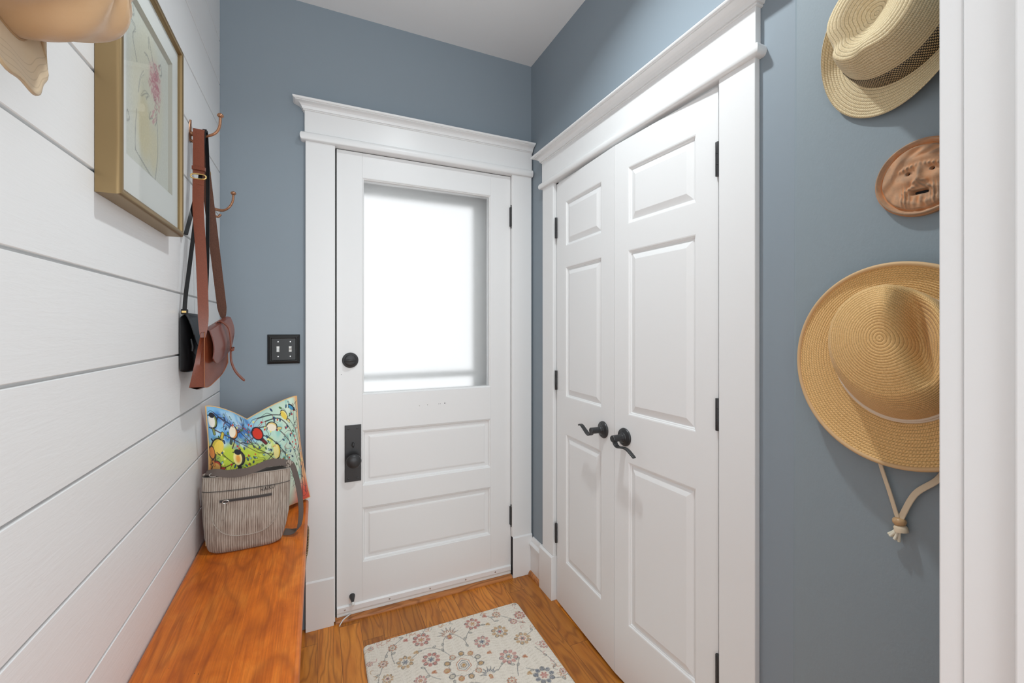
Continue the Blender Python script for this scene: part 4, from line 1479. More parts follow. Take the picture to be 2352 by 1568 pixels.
# ------------------------------------------------------------------ messenger bag
mbg = thing('messenger_bag', (-0.21, 1.62, BZ), 'grey brown pinstriped canvas messenger bag with HAIKU lettering, on the bench before the pillow', 'bag')
def sec(z):
    """x0, x1, y front, y back at height z above the bench"""
    K = [(0.0, -0.303, -0.124, 1.603, 1.643), (0.012, -0.315, -0.109, 1.592, 1.648), (0.05, -0.3235, -0.098, 1.587, 1.652), (0.10, -0.3275, -0.0885, 1.590, 1.653), (0.16, -0.3310, -0.0855, 1.600, 1.652), (0.205, -0.3330, -0.0840, 1.607, 1.650), (0.236, -0.3320, -0.0850, 1.612, 1.648)]
    for i in range(len(K) - 1):
        if z <= K[i + 1][0]:
            t = (z - K[i][0]) / (K[i + 1][0] - K[i][0])
            t = t if i else math.sqrt(max(t, 0))
            return [lerp(a, b, t) for a, b in zip(K[i][1:], K[i + 1][1:])]
    return K[-1][1:]


def bfront(x, z, off=0.0):
    x0, x1, yf, yb = sec(z)
    u = (x - x0) / (x1 - x0) * 2 - 1
    yc = (yf + yb) / 2
    w = 0.0016 * math.sin(31 * x + 23 * z) + 0.0012 * math.sin(70 * z + 9 * x)
    return Vector((x, yc - (yc - yf) * (1 - min(1, abs(u)) ** 5) ** 0.6 - 0.004 * (1 - u * u) * math.sin(PI * z / 0.236) + w - off, BZ + z))


p = MB()
NT_, NR_ = 36, 56
rows = []
for j in range(NT_ + 1):
    z = 0.236 * j / NT_
    x0, x1, yf, yb = sec(z)
    row = []
    for k in range(NR_):
        if k <= NR_ // 2:
            u = -math.cos(PI * k / (NR_ // 2))
            row.append(bfront(lerp(x0, x1, (u + 1) / 2), z))
        else:
            u = math.cos(PI * (k - NR_ // 2) / (NR_ // 2))
            yc = (yf + yb) / 2
            row.append(Vector((lerp(x0, x1, (u + 1) / 2), yc + (yb - yc) * (1 - abs(u) ** 5) ** 0.6, BZ + z + (0.010 * sstep(0.8, 1, j / NT_)))))
    rows.append(row)
p.grid([[rows[j][k] for j in range(NT_ + 1)] for k in range(NR_)], closed_u=True)
p.add([r for r in rows[0]], [tuple(range(NR_))])
obj('bag_body', p, M_STRIPE, mbg, smooth=1.0)
# closed top with its zip
p = MB()
tp = rows[-1]
half = NR_ // 2
p.grid([[tp[k] - Vector((0, 0, 0.006)), (tp[k] + tp[(NR_ - k) % NR_]) / 2 - Vector((0, 0, 0.011)), tp[(NR_ - k) % NR_] - Vector((0, 0, 0.006))] for k in range(half + 1)])
obj('top_panel', p, M_ZIP, mbg, smooth=1.0)
obj('top_zip_ring', MB().tube([(-0.298 + 0.013 * math.cos(a), 1.621 + 0.004 * math.sin(a), BZ + 0.2435 + 0.0045 * math.sin(a)) for a in [2 * PI * i / 20 for i in range(20)]], 0.0016, 8, closed=True), M_NICKEL, mbg, smooth=1.5)
# rounded front flap pocket
FX0, FX1, FZT, FZL = -0.3020, -0.1140, 0.190, 0.049
def flap_low(u):
    return FZL + (FZT - FZL) * 0.62 * (1 - math.sqrt(max(0, 1 - abs(2 * u - 1) ** 2.6))) + 0.006 * (1 - u)


p = MB()
ro, edge_pts = [], []
for i in range(41):
    u = i / 40
    x = lerp(FX0, FX1, u)
    zl = flap_low(u)
    ro.append([bfront(x, lerp(FZT, zl, j / 20), 0.0032 * min(1, 3 * min(u, 1 - u) + 0.25)) for j in range(21)])
    edge_pts.append(bfront(x, zl, 0.0034))
p.grid(ro)
ri = [[q + Vector((0, 0.004, 0)) for q in r] for r in ro]
p.grid([[r[-1] for r in ro], [r[-1] for r in ri]])
p.grid([ro[0], ri[0]])
p.grid([ro[-1], ri[-1]])
fp = obj('front_pocket', p, M_STRIPE, mbg, smooth=1.0)
lt = [bfront(FX0 + 0.0005, z, 0.003) for z in np.linspace(FZT, flap_low(0), 8)]
rt = [bfront(FX1 - 0.0005, z, 0.003) for z in np.linspace(flap_low(1), FZT, 8)]
M_PIPE = simple('light_piping', (0.40, 0.35, 0.30), 0.8, 0, 0.3, 900)
obj('piping', MB().tube(lt[:-1] + edge_pts + rt[1:], 0.0012, 8), M_PIPE, fp, smooth=1.5)
obj('seam', MB().tube([bfront(x, 0.1935 + 0.002 * (x + 0.2), 0.0009) for x in np.linspace(-0.3305, -0.0865, 40)], 0.0011, 6), M_ZIP, mbg, smooth=1.5)
obj('seam', MB().tube([bfront(x, 0.2355, 0.0002) for x in np.linspace(-0.3305, -0.0865, 40)], 0.0014, 6), M_PIPE, mbg, smooth=1.5)
zz = lambda x: 0.1635 + 0.02 * (x + 0.28)
p = MB().ribbon([bfront(x, zz(x), 0.0046) for x in np.linspace(-0.2800, -0.1360, 24)], (0, 0, 1), 0.0085, 0.0012)
zp = obj('pocket_zip', p, M_ZIP, mbg)
obj('zip_teeth', MB().ribbon([bfront(x, zz(x), 0.0056) for x in np.linspace(-0.2790, -0.1370, 24)], (0, 0, 1), 0.0022, 0.0012), M_IRON, zp)
c = bfront(-0.263, zz(-0.263) - 0.002, 0.0068)
obj('zip_ring', MB().tube([c + Vector((0.0085 * math.cos(a), 0, 0.0052 * math.sin(a))) for a in [2 * PI * i / 20 for i in range(20)]], 0.0014, 8, closed=True), M_NICKEL, zp, smooth=1.5)
c = [bfront(-0.2660, 0.157, 0.0075), bfront(-0.2675, 0.140, 0.0075), bfront(-0.2695, 0.118, 0.0068), bfront(-0.2700, 0.111, 0.0066)]
obj('zip_pull', MB().ribbon(c, (1, 0, 0.05), [0.0085, 0.0095, 0.0095, 0.0075], 0.0022), M_STRIPE, zp, bevel=0.0006)
# lettering, stitched dark on the band under the rim
cu = bpy.data.curves.new('lettering', 'FONT')
cu.body = 'HAIKU'
cu.size = 0.0150
cu.extrude = 0.0004
cu.space_character = 1.12
to = bpy.data.objects.new('lettering_curve', cu)
COL.objects.link(to)
bpy.context.view_layer.update()
me = bpy.data.meshes.new_from_object(to.evaluated_get(bpy.context.evaluated_depsgraph_get()))
bpy.data.objects.remove(to)
xs = [v.co.x for v in me.vertices]
x_a, x_b = min(xs), max(xs)
for v in me.vertices:
    x = lerp(-0.1680, -0.1290, (v.co.x - x_a) / (x_b - x_a))
    z = 0.1800 + v.co.y * 1.0 + 0.10 * (x + 0.168)
    q = bfront(x, z, 0.0024 + 0.0036 * (z < FZT) + v.co.z)
    v.co = q
me.materials.append(simple('dark_thread', (0.035, 0.026, 0.022), 0.8))
lo = bpy.data.objects.new('lettering', me)
COL.objects.link(lo)
lo.parent = mbg
lo.matrix_parent_inverse = Matrix.Translation(-Vector(mbg.location))
# webbing strap: across the top, then a loop hanging off the right side
c = spline([(-0.330, 1.652, BZ + 0.226), (-0.322, 1.640, BZ + 0.246), (-0.296, 1.622, BZ + 0.250), (-0.262, 1.612, BZ + 0.244), (-0.225, 1.606, BZ + 0.243), (-0.185, 1.610, BZ + 0.251), (-0.150, 1.622, BZ + 0.260), (-0.118, 1.636, BZ + 0.256), (-0.090, 1.648, BZ + 0.246)], 7)
wd = [Vector((0, 1, 0.15)).lerp(Vector((0.1, 0.25, 1)), float(sstep(0.05, 0.45, i / (len(c) - 1)) * (1 - 0.5 * sstep(0.7, 1.0, i / (len(c) - 1))))) for i in range(len(c))]
obj('strap', MB().ribbon(c, wd, 0.0225, 0.0016), M_WEB, mbg, smooth=0.8)
c = spline([(-0.088, 1.648, BZ + 0.250), (-0.078, 1.642, BZ + 0.236), (-0.066, 1.634, BZ + 0.195), (-0.0555, 1.628, BZ + 0.135), (-0.0525, 1.628, BZ + 0.075), (-0.060, 1.632, BZ + 0.026), (-0.080, 1.640, BZ + 0.0130), (-0.105, 1.652, BZ + 0.0125)], 7)
wd = [Vector((0.75, 1, 0)).lerp(Vector((0.1, 0.8, 0.75)), float(sstep(0.6, 1.0, i / (len(c) - 1)))) for i in range(len(c))]
obj('strap', MB().ribbon(c, wd, 0.0225, 0.0016), M_WEB, mbg, smooth=0.8)
obj('strap_tab', MB().ribbon([(-0.104, 1.640, BZ + 0.232), (-0.094, 1.640, BZ + 0.243), (-0.083, 1.643, BZ + 0.254)], (0.4, -0.5, -0.6), 0.020, 0.004), M_STRIPE, mbg, bevel=0.001)

# ------------------------------------------------------------------ baseball cap (hangs by its back, brim down)
cap = thing('baseball_cap', (WL, 0.63, 1.66), 'tan satin baseball cap hanging brim down on the shiplap, top left', 'cap')
CC = Vector((WL + 0.030, 0.632, 1.663))
CRX, CRY, CRZ = 0.112, 0.094, 0.080
def crown(a, b):
    """a round the opening, b from the rim (0) to the button (pi/2)"""
    cr = max(0.0, math.cos(b)) ** 0.6
    y = CRY * cr * math.cos(a)
    z = CRZ * cr * math.sin(a)
    x = CRX * math.sin(b) ** 0.92
    dent = 0.006 * math.sin(5 * a + 1.3) * math.sin(2 * b) + 0.004 * math.sin(9 * a + 4 * b)
    k = 1 + dent / 0.1
    return CC + Vector((x * k, y * k, z * k))


p = MB()
p.grid([[crown(2 * PI * i / 64, PI / 2 * j / 24) for j in range(25)] for i in range(64)], closed_u=True)
obj('cap_crown', p, M_CAP, cap, smooth=3.14)
ring = [crown(2 * PI * i / 64, 0.10) + Vector((0, 0.0008 * math.cos(2 * PI * i / 64), 0.0008 * math.sin(2 * PI * i / 64))) for i in range(64)]
obj('sweatband_seam', MB().tube(ring, 0.0022, 8, closed=True), simple('cap_seam', (0.36, 0.215, 0.10), 0.7), cap, smooth=1.5)
p = MB()
rows, uvs = [], []
for i in range(33):
    a = -PI / 2 + (i / 32 - 0.5) * PI * 0.84
    inner = crown(a, 0.09)
    row, uv = [], []
    for j in range(13):
        t = j / 12
        spread = 1 - 0.20 * t
        L = 0.064 * (1 - 0.40 * abs(i / 16 - 1) ** 4)
        q = Vector((inner.x + 0.016 * t * (1 - abs(i / 16 - 1) ** 2) + 0.004 * t, CC.y + (inner.y - CC.y) * spread, inner.z - L * t))
        row.append(q)
        uv.append((i / 32 + 0.001, L * (t)))
    rows.append(row)
    uvs.append(uv)
p.grid(rows, uvs=uvs)
p.has_uv = True
bo = obj('cap_brim', p, M_BRIM, cap, smooth=3.14)
so = bo.modifiers.new('thickness', 'SOLIDIFY')
so.thickness = 0.003
so.offset = 0

# ------------------------------------------------------------------ hats on the right wall
def ring_frame(center, fdir):
    f = Vector((0, fdir[0], fdir[1])).normalized()
    n = Vector((-1, 0, 0))
    s = n.cross(f)
    return Vector(center), f, s, n


def hat_surface(center, fdir, stations, nu=120):
    """stations: function (a, k) -> (r_front, r_side, h) for k in list; returns grid and uv"""
    pass


# fedora ------------------------------------------------
F_C, F_F, F_S, F_N = ring_frame((WR - 0.020, 0.4250, 1.8190), (0.60, -0.80))
fed = thing('fedora_hat', (WR, 0.425, 1.82), 'pale straw fedora with black woven band, uppermost on the blue wall', 'hat')


def fedora_crown(a, t):
    """a: angle from the front; t: 0 base .. 1 top centre"""
    ca, sa = math.cos(a), math.sin(a)
    rf, rs = 0.098, 0.083
    Hh = 0.112
    if t < 0.6:
        k = t / 0.6
        h = Hh * (1.0 - (1 - k) ** 1.25)
        sc = 1 - 0.20 * k ** 1.4
    else:
        k = (t - 0.6) / 0.4
        h = Hh + 0.004 * math.sin(PI * min(1, k * 2)) * 0.6
        sc = 0.80 * (1 - k)
    # teardrop dent on top and side pinches near the front
    x, y = rf * sc * ca, rs * sc * sa
    dent = 0.026 * math.exp(-((x + 0.004) / 0.060) ** 2 - (y / 0.028) ** 2) * sstep(0.35, 0.8, t)
    h -= dent
    pin = math.exp(-((abs(a) - 0.62) / 0.30) ** 2) * math.exp(-((t - 0.58) / 0.26) ** 2)
    x -= 0.004 * pin
    y *= 1 - 0.30 * pin
    h -= 0.006 * pin
    # ridge at the front
    front = math.exp(-(a / 0.22) ** 2) * math.exp(-((t - 0.60) / 0.2) ** 2)
    return F_C + F_F * x + F_S * y + F_N * (h + 0.004)


def fedora_brim(a, t):
    ca, sa = math.cos(a), math.sin(a)
    w = 0.054
    x = (0.098 + w * 1.02 * t) * ca
    y = (0.083 + w * 0.80 * t) * sa
    side = abs(sa) ** 3 * (1 if ca > -0.6 else 1.2)
    h = 0.004 - 0.012 * t * max(0, ca) + 0.034 * (t ** 1.8) * side + 0.030 * (t ** 1.7) * max(0, -ca) ** 1.5
    return F_C + F_F * x + F_S * y + F_N * h


def polar_grid(fn, nu, nt, t0=0.0, t1=1.0):
    rows, uvs = [], []
    A = [-PI + 2 * PI * i / nu for i in range(nu + 1)]
    for i, a in enumerate(A):
        r = [fn(a, lerp(t0, t1, j / nt)) for j in range(nt + 1)]
        rows.append(r)
    # mean arc length gives the braid spacing
    acc = [0.0]
    for j in range(nt):
        acc.append(acc[-1] + sum((rows[i][j + 1] - rows[i][j]).length for i in range(0, nu, 8)) / len(range(0, nu, 8)))
    for i in range(nu + 1):
        uvs.append([(i / nu + 1e-4, v + 1e-4) for v in acc])
    return rows, uvs


def hat_part(name, fn, mat, parent, nu=140, nt=60, t0=0.0, t1=1.0, thick=0.0022):
    rows, uvs = polar_grid(fn, nu, nt, t0, t1)
    p = MB()
    p.grid(rows, uvs=uvs)
    p.has_uv = True
    o = obj(name, p, mat, parent, smooth=3.14, weld=True)
    if thick:
        s = o.modifiers.new('thickness', 'SOLIDIFY')
        s.thickness = thick
        s.offset = 0
    return o


hat_part('hat_crown', fedora_crown, M_STRAW1, fed)
hat_part('hat_brim', fedora_brim, M_STRAW1, fed, nt=24)


def fedora_band(a, t):
    q = fedora_crown(a, lerp(0.0, 0.175, t))
    c = F_C + F_N * (q - F_C).dot(F_N)
    return q + (q - c).normalized() * 0.0022


hat_part('hat_band', fedora_band, M_BAND, fed, nt=6, thick=0.0012)

# sun hat ------------------------------------------------
S_C, S_F, S_S, S_N = ring_frame((WR - 0.026, 0.4340, 1.2060), (0.12, 1.0))
sun = thing('sun_hat', (WR, 0.43, 1.19), 'wide brimmed tan straw sun hat with cream chin cord, low on the blue wall', 'hat')


def sun_crown(a, t):
    ca, sa = math.cos(a), math.sin(a)
    rf, rs = 0.116, 0.103
    Hh = 0.108
    if t < 0.55:
        k = t / 0.55
        h = Hh * (1 - (1 - k) ** 1.6) * 0.86
        sc = 1 - 0.22 * k ** 1.7
    else:
        k = (t - 0.55) / 0.45
        h = Hh * (0.86 + 0.14 * math.sin(PI / 2 * k))
        sc = 0.78 * (1 - k) ** 0.92
    x, y = rf * sc * ca, rs * sc * sa
    # a deep crease down the side that faces the doorway; the crown leans upwards
    dn = math.exp(-((x - 0.020) / 0.075) ** 2 - ((y - SD * (0.048 - 0.10 * min(0, x))) / 0.020) ** 2)
    h -= 0.056 * dn * sstep(0.20, 0.60, t)
    h += 0.012 * math.exp(-((x - 0.055) / 0.035) ** 2 - ((y - SD * 0.012) / 0.022) ** 2)
    y *= 1 - 0.06 * dn
    x += 0.31 * max(0.0, h)
    y += SD * (0.004 + 0.24 * max(0.0, h))
    return S_C + S_F * x + S_S * y + S_N * (h + 0.003)


SD = 1.0 if S_S.y < 0 else -1.0              # which local side faces the camera


def sun_brim(a, t):
    ca, sa = math.cos(a), math.sin(a)
    x = lerp(0.116, 0.187, t) * ca - 0.014 * t
    y = lerp(0.103, 0.178, t) * sa
    h = 0.003 + 0.004 * math.sin(PI * t) - 0.006 * t + 0.007 * t * t * math.cos(2 * a + 0.6) + 0.012 * t ** 3
    return S_C + S_F * x + S_S * y + S_N * h


hat_part('hat_crown', sun_crown, M_STRAW2, sun)
hat_part('hat_brim', sun_brim, M_STRAW2, sun, nt=30)
edge = [sun_brim(-PI + 2 * PI * i / 120, 1.0) for i in range(120)]
obj('brim_binding', MB().tube(edge, 0.0042, 10, closed=True), M_BIND, sun, smooth=1.5)
for k, (t0, rr, dr) in enumerate(((0.016, 0.0034, 0.0030), (0.040, 0.0030, 0.0016))):
    ring = []
    for i in range(120):
        a = -PI + 2 * PI * i / 120
        q = sun_crown(a, t0 + 0.012 * math.sin(3 * a + k) * 0.6)
        c = S_C + S_N * (q - S_C).dot(S_N)
        ring.append(q + (q - c).normalized() * dr)
    obj('hat_band', MB().tube(ring, rr, 8, closed=True), M_WHITERIB, sun, smooth=1.5)
# chin cord with its bead and tassel, hanging from behind the brim
kx = WR - 0.0145
bead = Vector((kx, 0.4345, 0.8960))
cl = spline([(WR - 0.010, 0.4715, 1.030), (WR - 0.012, 0.4655, 0.995), (WR - 0.0135, 0.4500, 0.945), bead + Vector((0, 0.003, 0.006))], 7)
cr_ = spline([(WR - 0.010, 0.3640, 1.030), (WR - 0.0115, 0.3805, 0.992), (WR - 0.013, 0.4120, 0.955), bead + Vector((0, -0.002, 0.006))], 7)
obj('chin_cord', MB().ribbon(cl, (0.35, 1, 0.1), 0.0085, 0.0024), M_CORD, sun, smooth=0.8, bevel=0.0008)
obj('chin_cord', MB().ribbon(cr_, (0.25, 1, 0.4), 0.0105, 0.0024), M_CORD, sun, smooth=0.8, bevel=0.0008)
obj('cord_bead', MB().lathe([(0.003, -0.0065), (0.0085, -0.006), (0.0108, -0.001), (0.0104, 0.003), (0.0080, 0.0062), (0.003, 0.0065)], bead, (0, 0.15, 1), 24), M_BEAD, sun, smooth=1.2)
obj('cord_knot', MB().lathe([(0.006, -0.0190), (0.0105, -0.0185), (0.0108, -0.0110), (0.0086, -0.0070), (0.004, -0.0066)], bead, (0.0, 0.18, 1), 20), M_CORD, sun, smooth=1.0)
p = MB()
kb = bead + Vector((0, -0.002, -0.0185))
for dy, dx, l in ((-0.001, 0.0, 0.020), (0.003, -0.003, 0.017), (0.006, 0.001, 0.016), (0.0095, -0.002, 0.014), (0.0125, 0.0, 0.012), (0.002, 0.003, 0.019)):
    p.tube(spline([kb + Vector((dx * 0.3, dy * 0.3 + 0.002, 0.002)), kb + Vector((dx, dy * 0.8 + 0.003, -l * 0.55)), kb + Vector((dx * 1.6, dy * 1.2 + 0.004, -l))], 4), 0.0026, 7)
obj('cord_tassel', p, M_TASSEL, sun, smooth=1.2)

# ------------------------------------------------------------------ terracotta face plaque (a generic bearded face)
tm = thing('face_plaque', (WR, 0.405, 1.536), 'round terracotta plaque with a bearded face, between the two hats', 'wall plaque')
R0 = 0.0700
MY, MZ = 0.4045, 1.5360
NR = 150
g1 = np.linspace(-1, 1, NR)
U, V = np.meshgrid(g1, g1, indexing='ij')           # U to image right (-Y), V up
# square to disk
RAD = np.maximum(np.abs(U), np.abs(V))
ANG = np.arctan2(V, U)
PU, PV = RAD * np.cos(ANG), RAD * np.sin(ANG)
D = np.full_like(PU, 0.0085)
def gs(x, y, a, b, rot=0.0):
    c, s = math.cos(rot), math.sin(rot)
    dx, dy = PU - x, PV - y
    return np.exp(-((dx * c + dy * s) / a) ** 2 - ((-dx * s + dy * c) / b) ** 2)


FACE = gs(0.0, -0.02, 0.62, 0.80)
D += 0.004 * FACE
D += 0.0045 * np.exp(-((RAD - 0.945) / 0.045) ** 2) - 0.0028 * np.exp(-((RAD - 0.85) / 0.03) ** 2)          # raised rim and its groove
# hair locks round the face
HAIR = sstep(0.50, 0.62, np.hypot(PU / 1.0, (PV + 0.02) / 1.12)) * sstep(0.86, 0.80, RAD)
lock = np.sin(ANG * 9 + 16 * PV + 1.6 * np.sin(ANG * 4 + 5 * PU) + 5 * RAD)
D += HAIR * (0.0022 + 0.0020 * lock)
# brow, eyes, cheeks, nose
for sx in (-1, 1):
    D += 0.0042 * gs(sx * 0.25, 0.29, 0.17, 0.050, sx * -0.25) * (1 + 0.35 * np.sin(PU * 70))
    D -= 0.0030 * gs(sx * 0.26, 0.155, 0.14, 0.075)
    D += 0.0022 * gs(sx * 0.26, 0.15, 0.085, 0.045)
    D -= 0.0090 * np.exp(-(np.hypot(PU - sx * 0.25, PV - 0.15) / 0.042) ** 6)
    D += 0.0040 * gs(sx * 0.33, -0.05, 0.17, 0.13)
    D -= 0.0016 * gs(sx * 0.20, -0.17, 0.04, 0.12, sx * 0.5)
    D += 0.0042 * gs(sx * 0.095, -0.125, 0.055, 0.050)
D += 0.0085 * gs(0.0, -0.08, 0.085, 0.10) + 0.0055 * gs(0.0, 0.10, 0.060, 0.20)
D += 0.0030 * gs(0.0, 0.50, 0.34, 0.10)
# moustache, open mouth, beard
for sx in (-1, 1):
    D += 0.0042 * gs(sx * 0.17, -0.27, 0.15, 0.050, sx * -0.45) * (1 + 0.25 * np.sin(PU * 60 + PV * 40))
    D += 0.0036 * gs(sx * 0.30, -0.48, 0.085, 0.22) * (1 + 0.45 * np.sin(PU * 75 + 4 * PV))
MOUTH = np.exp(-(np.abs(PU / 0.165) ** 6 + np.abs((PV + 0.385) / 0.052) ** 6))
D += 0.0034 * gs(0.0, -0.62, 0.22, 0.14) * (1 + 0.5 * np.sin(PU * 45))
D -= 0.0120 * MOUTH
D = np.maximum(D, 0.0018)
D *= 1
D = np.where(RAD > 0.985, 0.0085, D)
p = MB()
rows = [[(WR - 0.0035 - D[i, j], MY - PU[i, j] * R0, MZ + PV[i, j] * R0) for j in range(NR)] for i in range(NR)]
p.grid(rows)
rimo = [rows[i][0] for i in range(NR)] + [rows[-1][j] for j in range(1, NR)] + [rows[i][-1] for i in range(NR - 2, -1, -1)] + [rows[0][j] for j in range(NR - 2, 0, -1)]
p.grid([[q, (WR - 0.0032, q[1], q[2])] for q in rimo], closed_u=True)
obj('plaque', p, M_TERRA, tm, smooth=1.2)
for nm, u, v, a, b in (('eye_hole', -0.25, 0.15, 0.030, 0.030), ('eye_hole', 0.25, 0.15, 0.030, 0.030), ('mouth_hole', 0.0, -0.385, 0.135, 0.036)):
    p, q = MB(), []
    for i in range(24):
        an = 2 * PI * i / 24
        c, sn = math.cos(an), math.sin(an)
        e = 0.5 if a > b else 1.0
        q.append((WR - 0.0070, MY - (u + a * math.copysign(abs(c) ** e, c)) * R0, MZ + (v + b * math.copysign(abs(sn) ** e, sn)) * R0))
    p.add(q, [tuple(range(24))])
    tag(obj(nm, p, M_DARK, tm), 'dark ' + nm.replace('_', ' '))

# ------------------------------------------------------------------ rug
rug = thing('area_rug', (0.50, 1.26, 0.0), 'cream rug with faded floral print lying on the oak floor', 'rug')
RX0, RX1, RY1, RY0 = 0.1620, 0.8315, 1.7855, 0.70
NX, NYR = 345, 500
xs = np.linspace(RX0, RX1, NX)
ysr = np.linspace(RY0, RY1, NYR)
GX, GYR = np.meshgrid(xs, ysr, indexing='ij')
rng = np.random.RandomState(7)
cv = Canvas(GX.ravel(), GYR.ravel(), srgb(246, 238, 225))
X, Y = cv.X, cv.Y
n1 = np.sin(X * 3.1 * 12 + 3 * np.sin(Y * 21)) * np.sin(Y * 43 + 2 * np.sin(X * 17))
cv.put(0.35 * sstep(-0.2, 0.9, n1), srgb(246, 239, 227))
cv.put(0.30 * sstep(0.2, 0.9, np.sin(Y * 420 + 6 * np.sin(X * 30)) * np.sin(X * 90)), srgb(196, 182, 160))
cr, cg, cb_, cgold, cgrey = srgb(190, 86, 74), srgb(196, 120, 70), srgb(78, 96, 120), srgb(198, 152, 88), srgb(96, 98, 100)
pink = srgb(204, 130, 122)


def ring_flower(x, y, r, pc, cc, n=9, outline=cgrey, core=None, ph=0.0):
    for k in range(n):
        a = ph + 2 * PI * k / n
        px_, py_ = x + 0.72 * r * math.cos(a), y + 0.72 * r * math.sin(a)
        cv.ell(px_, py_, 0.26 * r, 0.21 * r, pc, a, 0.25, 0.85, outline if k % 2 else None, 0.25)
    cv.ell(x, y, 0.50 * r, 0.50 * r, srgb(240, 231, 217), 0, 0.15)
    for k in range(6):
        a = ph + 2 * PI * k / 6
        cv.ell(x + 0.26 * r * math.cos(a), y + 0.26 * r * math.sin(a), 0.13 * r, 0.10 * r, cc, a, 0.3, 0.8)
    cv.ell(x, y, 0.17 * r, 0.17 * r, core or cgold, 0, 0.3)


def palm(x, y, r, pc, cc, ang=0.0):
    for k in range(7):
        a = ang - 1.35 + 2.7 * k / 6
        for rr, w in ((1.0, 0.004), (0.68, 0.0025)):
            tip = (x + rr * r * math.sin(a), y + rr * r * math.cos(a))
            b0 = (x + 0.35 * r * math.sin(a - 0.30), y + 0.35 * r * math.cos(a - 0.30))
            b1 = (x + 0.35 * r * math.sin(a + 0.30), y + 0.35 * r * math.cos(a + 0.30))
            cv.line([b0, tip, b1], 0.0011, pc if rr < 1 else cgrey, 0.0016, 0.85)
    cv.ell(x, y - 0.25 * r * math.cos(ang), 0.17 * r, 0.22 * r, cgold, 0, 0.2, 0.95, cc, 0.25)
    cv.ell(x, y - 0.50 * r * math.cos(ang), 0.22 * r, 0.11 * r, cc, 0, 0.3, 0.8)


# vines
VINES = [[(0.262, 1.64), (0.258, 1.69), (0.275, 1.735), (0.315, 1.765)], [(0.262, 1.73), (0.240, 1.70), (0.223, 1.655), (0.205, 1.61)], [(0.325, 1.64), (0.37, 1.665), (0.41, 1.66), (0.445, 1.625), (0.47, 1.575)],
         [(0.445, 1.625), (0.455, 1.67), (0.475, 1.70), (0.505, 1.70), (0.535, 1.655), (0.54, 1.61)], [(0.54, 1.645), (0.565, 1.685), (0.60, 1.705), (0.645, 1.70)], [(0.655, 1.76), (0.68, 1.735), (0.69, 1.70)],
         [(0.725, 1.725), (0.76, 1.69), (0.79, 1.65)], [(0.77, 1.57), (0.81, 1.585)], [(0.60, 1.45), (0.64, 1.48), (0.655, 1.46)], [(0.66, 1.40), (0.675, 1.44), (0.70, 1.475)], [(0.56, 1.39), (0.53, 1.42), (0.50, 1.44), (0.47, 1.44), (0.44, 1.46)],
         [(0.40, 1.50), (0.37, 1.53), (0.36, 1.57)], [(0.70, 1.42), (0.725, 1.40), (0.74, 1.38)], [(0.77, 1.34), (0.80, 1.33), (0.83, 1.335)], [(0.78, 1.50), (0.80, 1.44), (0.81, 1.39)], [(0.20, 1.60), (0.195, 1.56), (0.21, 1.51)]]
for v in VINES:
    cv.curve(v, 0.0013, cgrey, 0.0016, 0.85)
    for q in v[1:]:
        a = rng.uniform(0, 6.28)
        cv.ell(q[0] + 0.009 * math.cos(a), q[1] + 0.009 * math.sin(a), 0.0075, 0.0045, srgb(170, 170, 160), a, 0.2, 0.7, cgrey, 0.3)
FL = [('r', 0.380, 1.723, 0.037, cr, cr, cgold), ('r', 0.598, 1.726, 0.035, cr, cg, cgold), ('r', 0.712, 1.739, 0.020, cg, cgold, cgrey), ('r', 0.685, 1.636, 0.036, cgold, cb_, cr), ('r', 0.755, 1.562, 0.035, cgold, cr, cgrey),
      ('r', 0.599, 1.612, 0.033, pink, cb_, cb_), ('r', 0.664, 1.497, 0.037, pink, cb_, cgold), ('r', 0.391, 1.605, 0.036, cr, cb_, cb_), ('r', 0.299, 1.631, 0.033, cgold, cb_, cb_), ('r', 0.267, 1.725, 0.019, cg, cgrey, cgold),
      ('r', 0.222, 1.656, 0.019, cg, cr, cgrey), ('r', 0.746, 1.364, 0.040, cb_, cr, pink), ('r', 0.804, 1.694, 0.026, cr, cg, pink), ('r', 0.763, 1.668, 0.017, cr, pink, cgold), ('r', 0.818, 1.498, 0.022, pink, pink, cr),
      ('r', 0.228, 1.580, 0.022, cgold, cr, cgrey), ('r', 0.333, 1.523, 0.024, pink, cr, cgold), ('r', 0.629, 1.389, 0.019, cg, cgold, cr), ('r', 0.176, 1.677, 0.013, pink, cg, cr), ('r', 0.817, 1.351, 0.015, pink, cgrey, cr),
      ('r', 0.188, 1.755, 0.012, pink, cgrey, cb_), ('r', 0.262, 1.52, 0.02, cg, cb_, cgold), ('r', 0.62, 1.32, 0.03, cgold, cr, cb_)]
for _, x, y, r, pc, cc, co in FL:
    ring_flower(x, y, r, pc, cc, 9, cgrey, co, rng.uniform(0, 1))
palm(0.488, 1.705, 0.045, cg, cr)
palm(0.569, 1.449, 0.036, cb_, cg)
palm(0.455, 1.40, 0.03, pink, cgold)
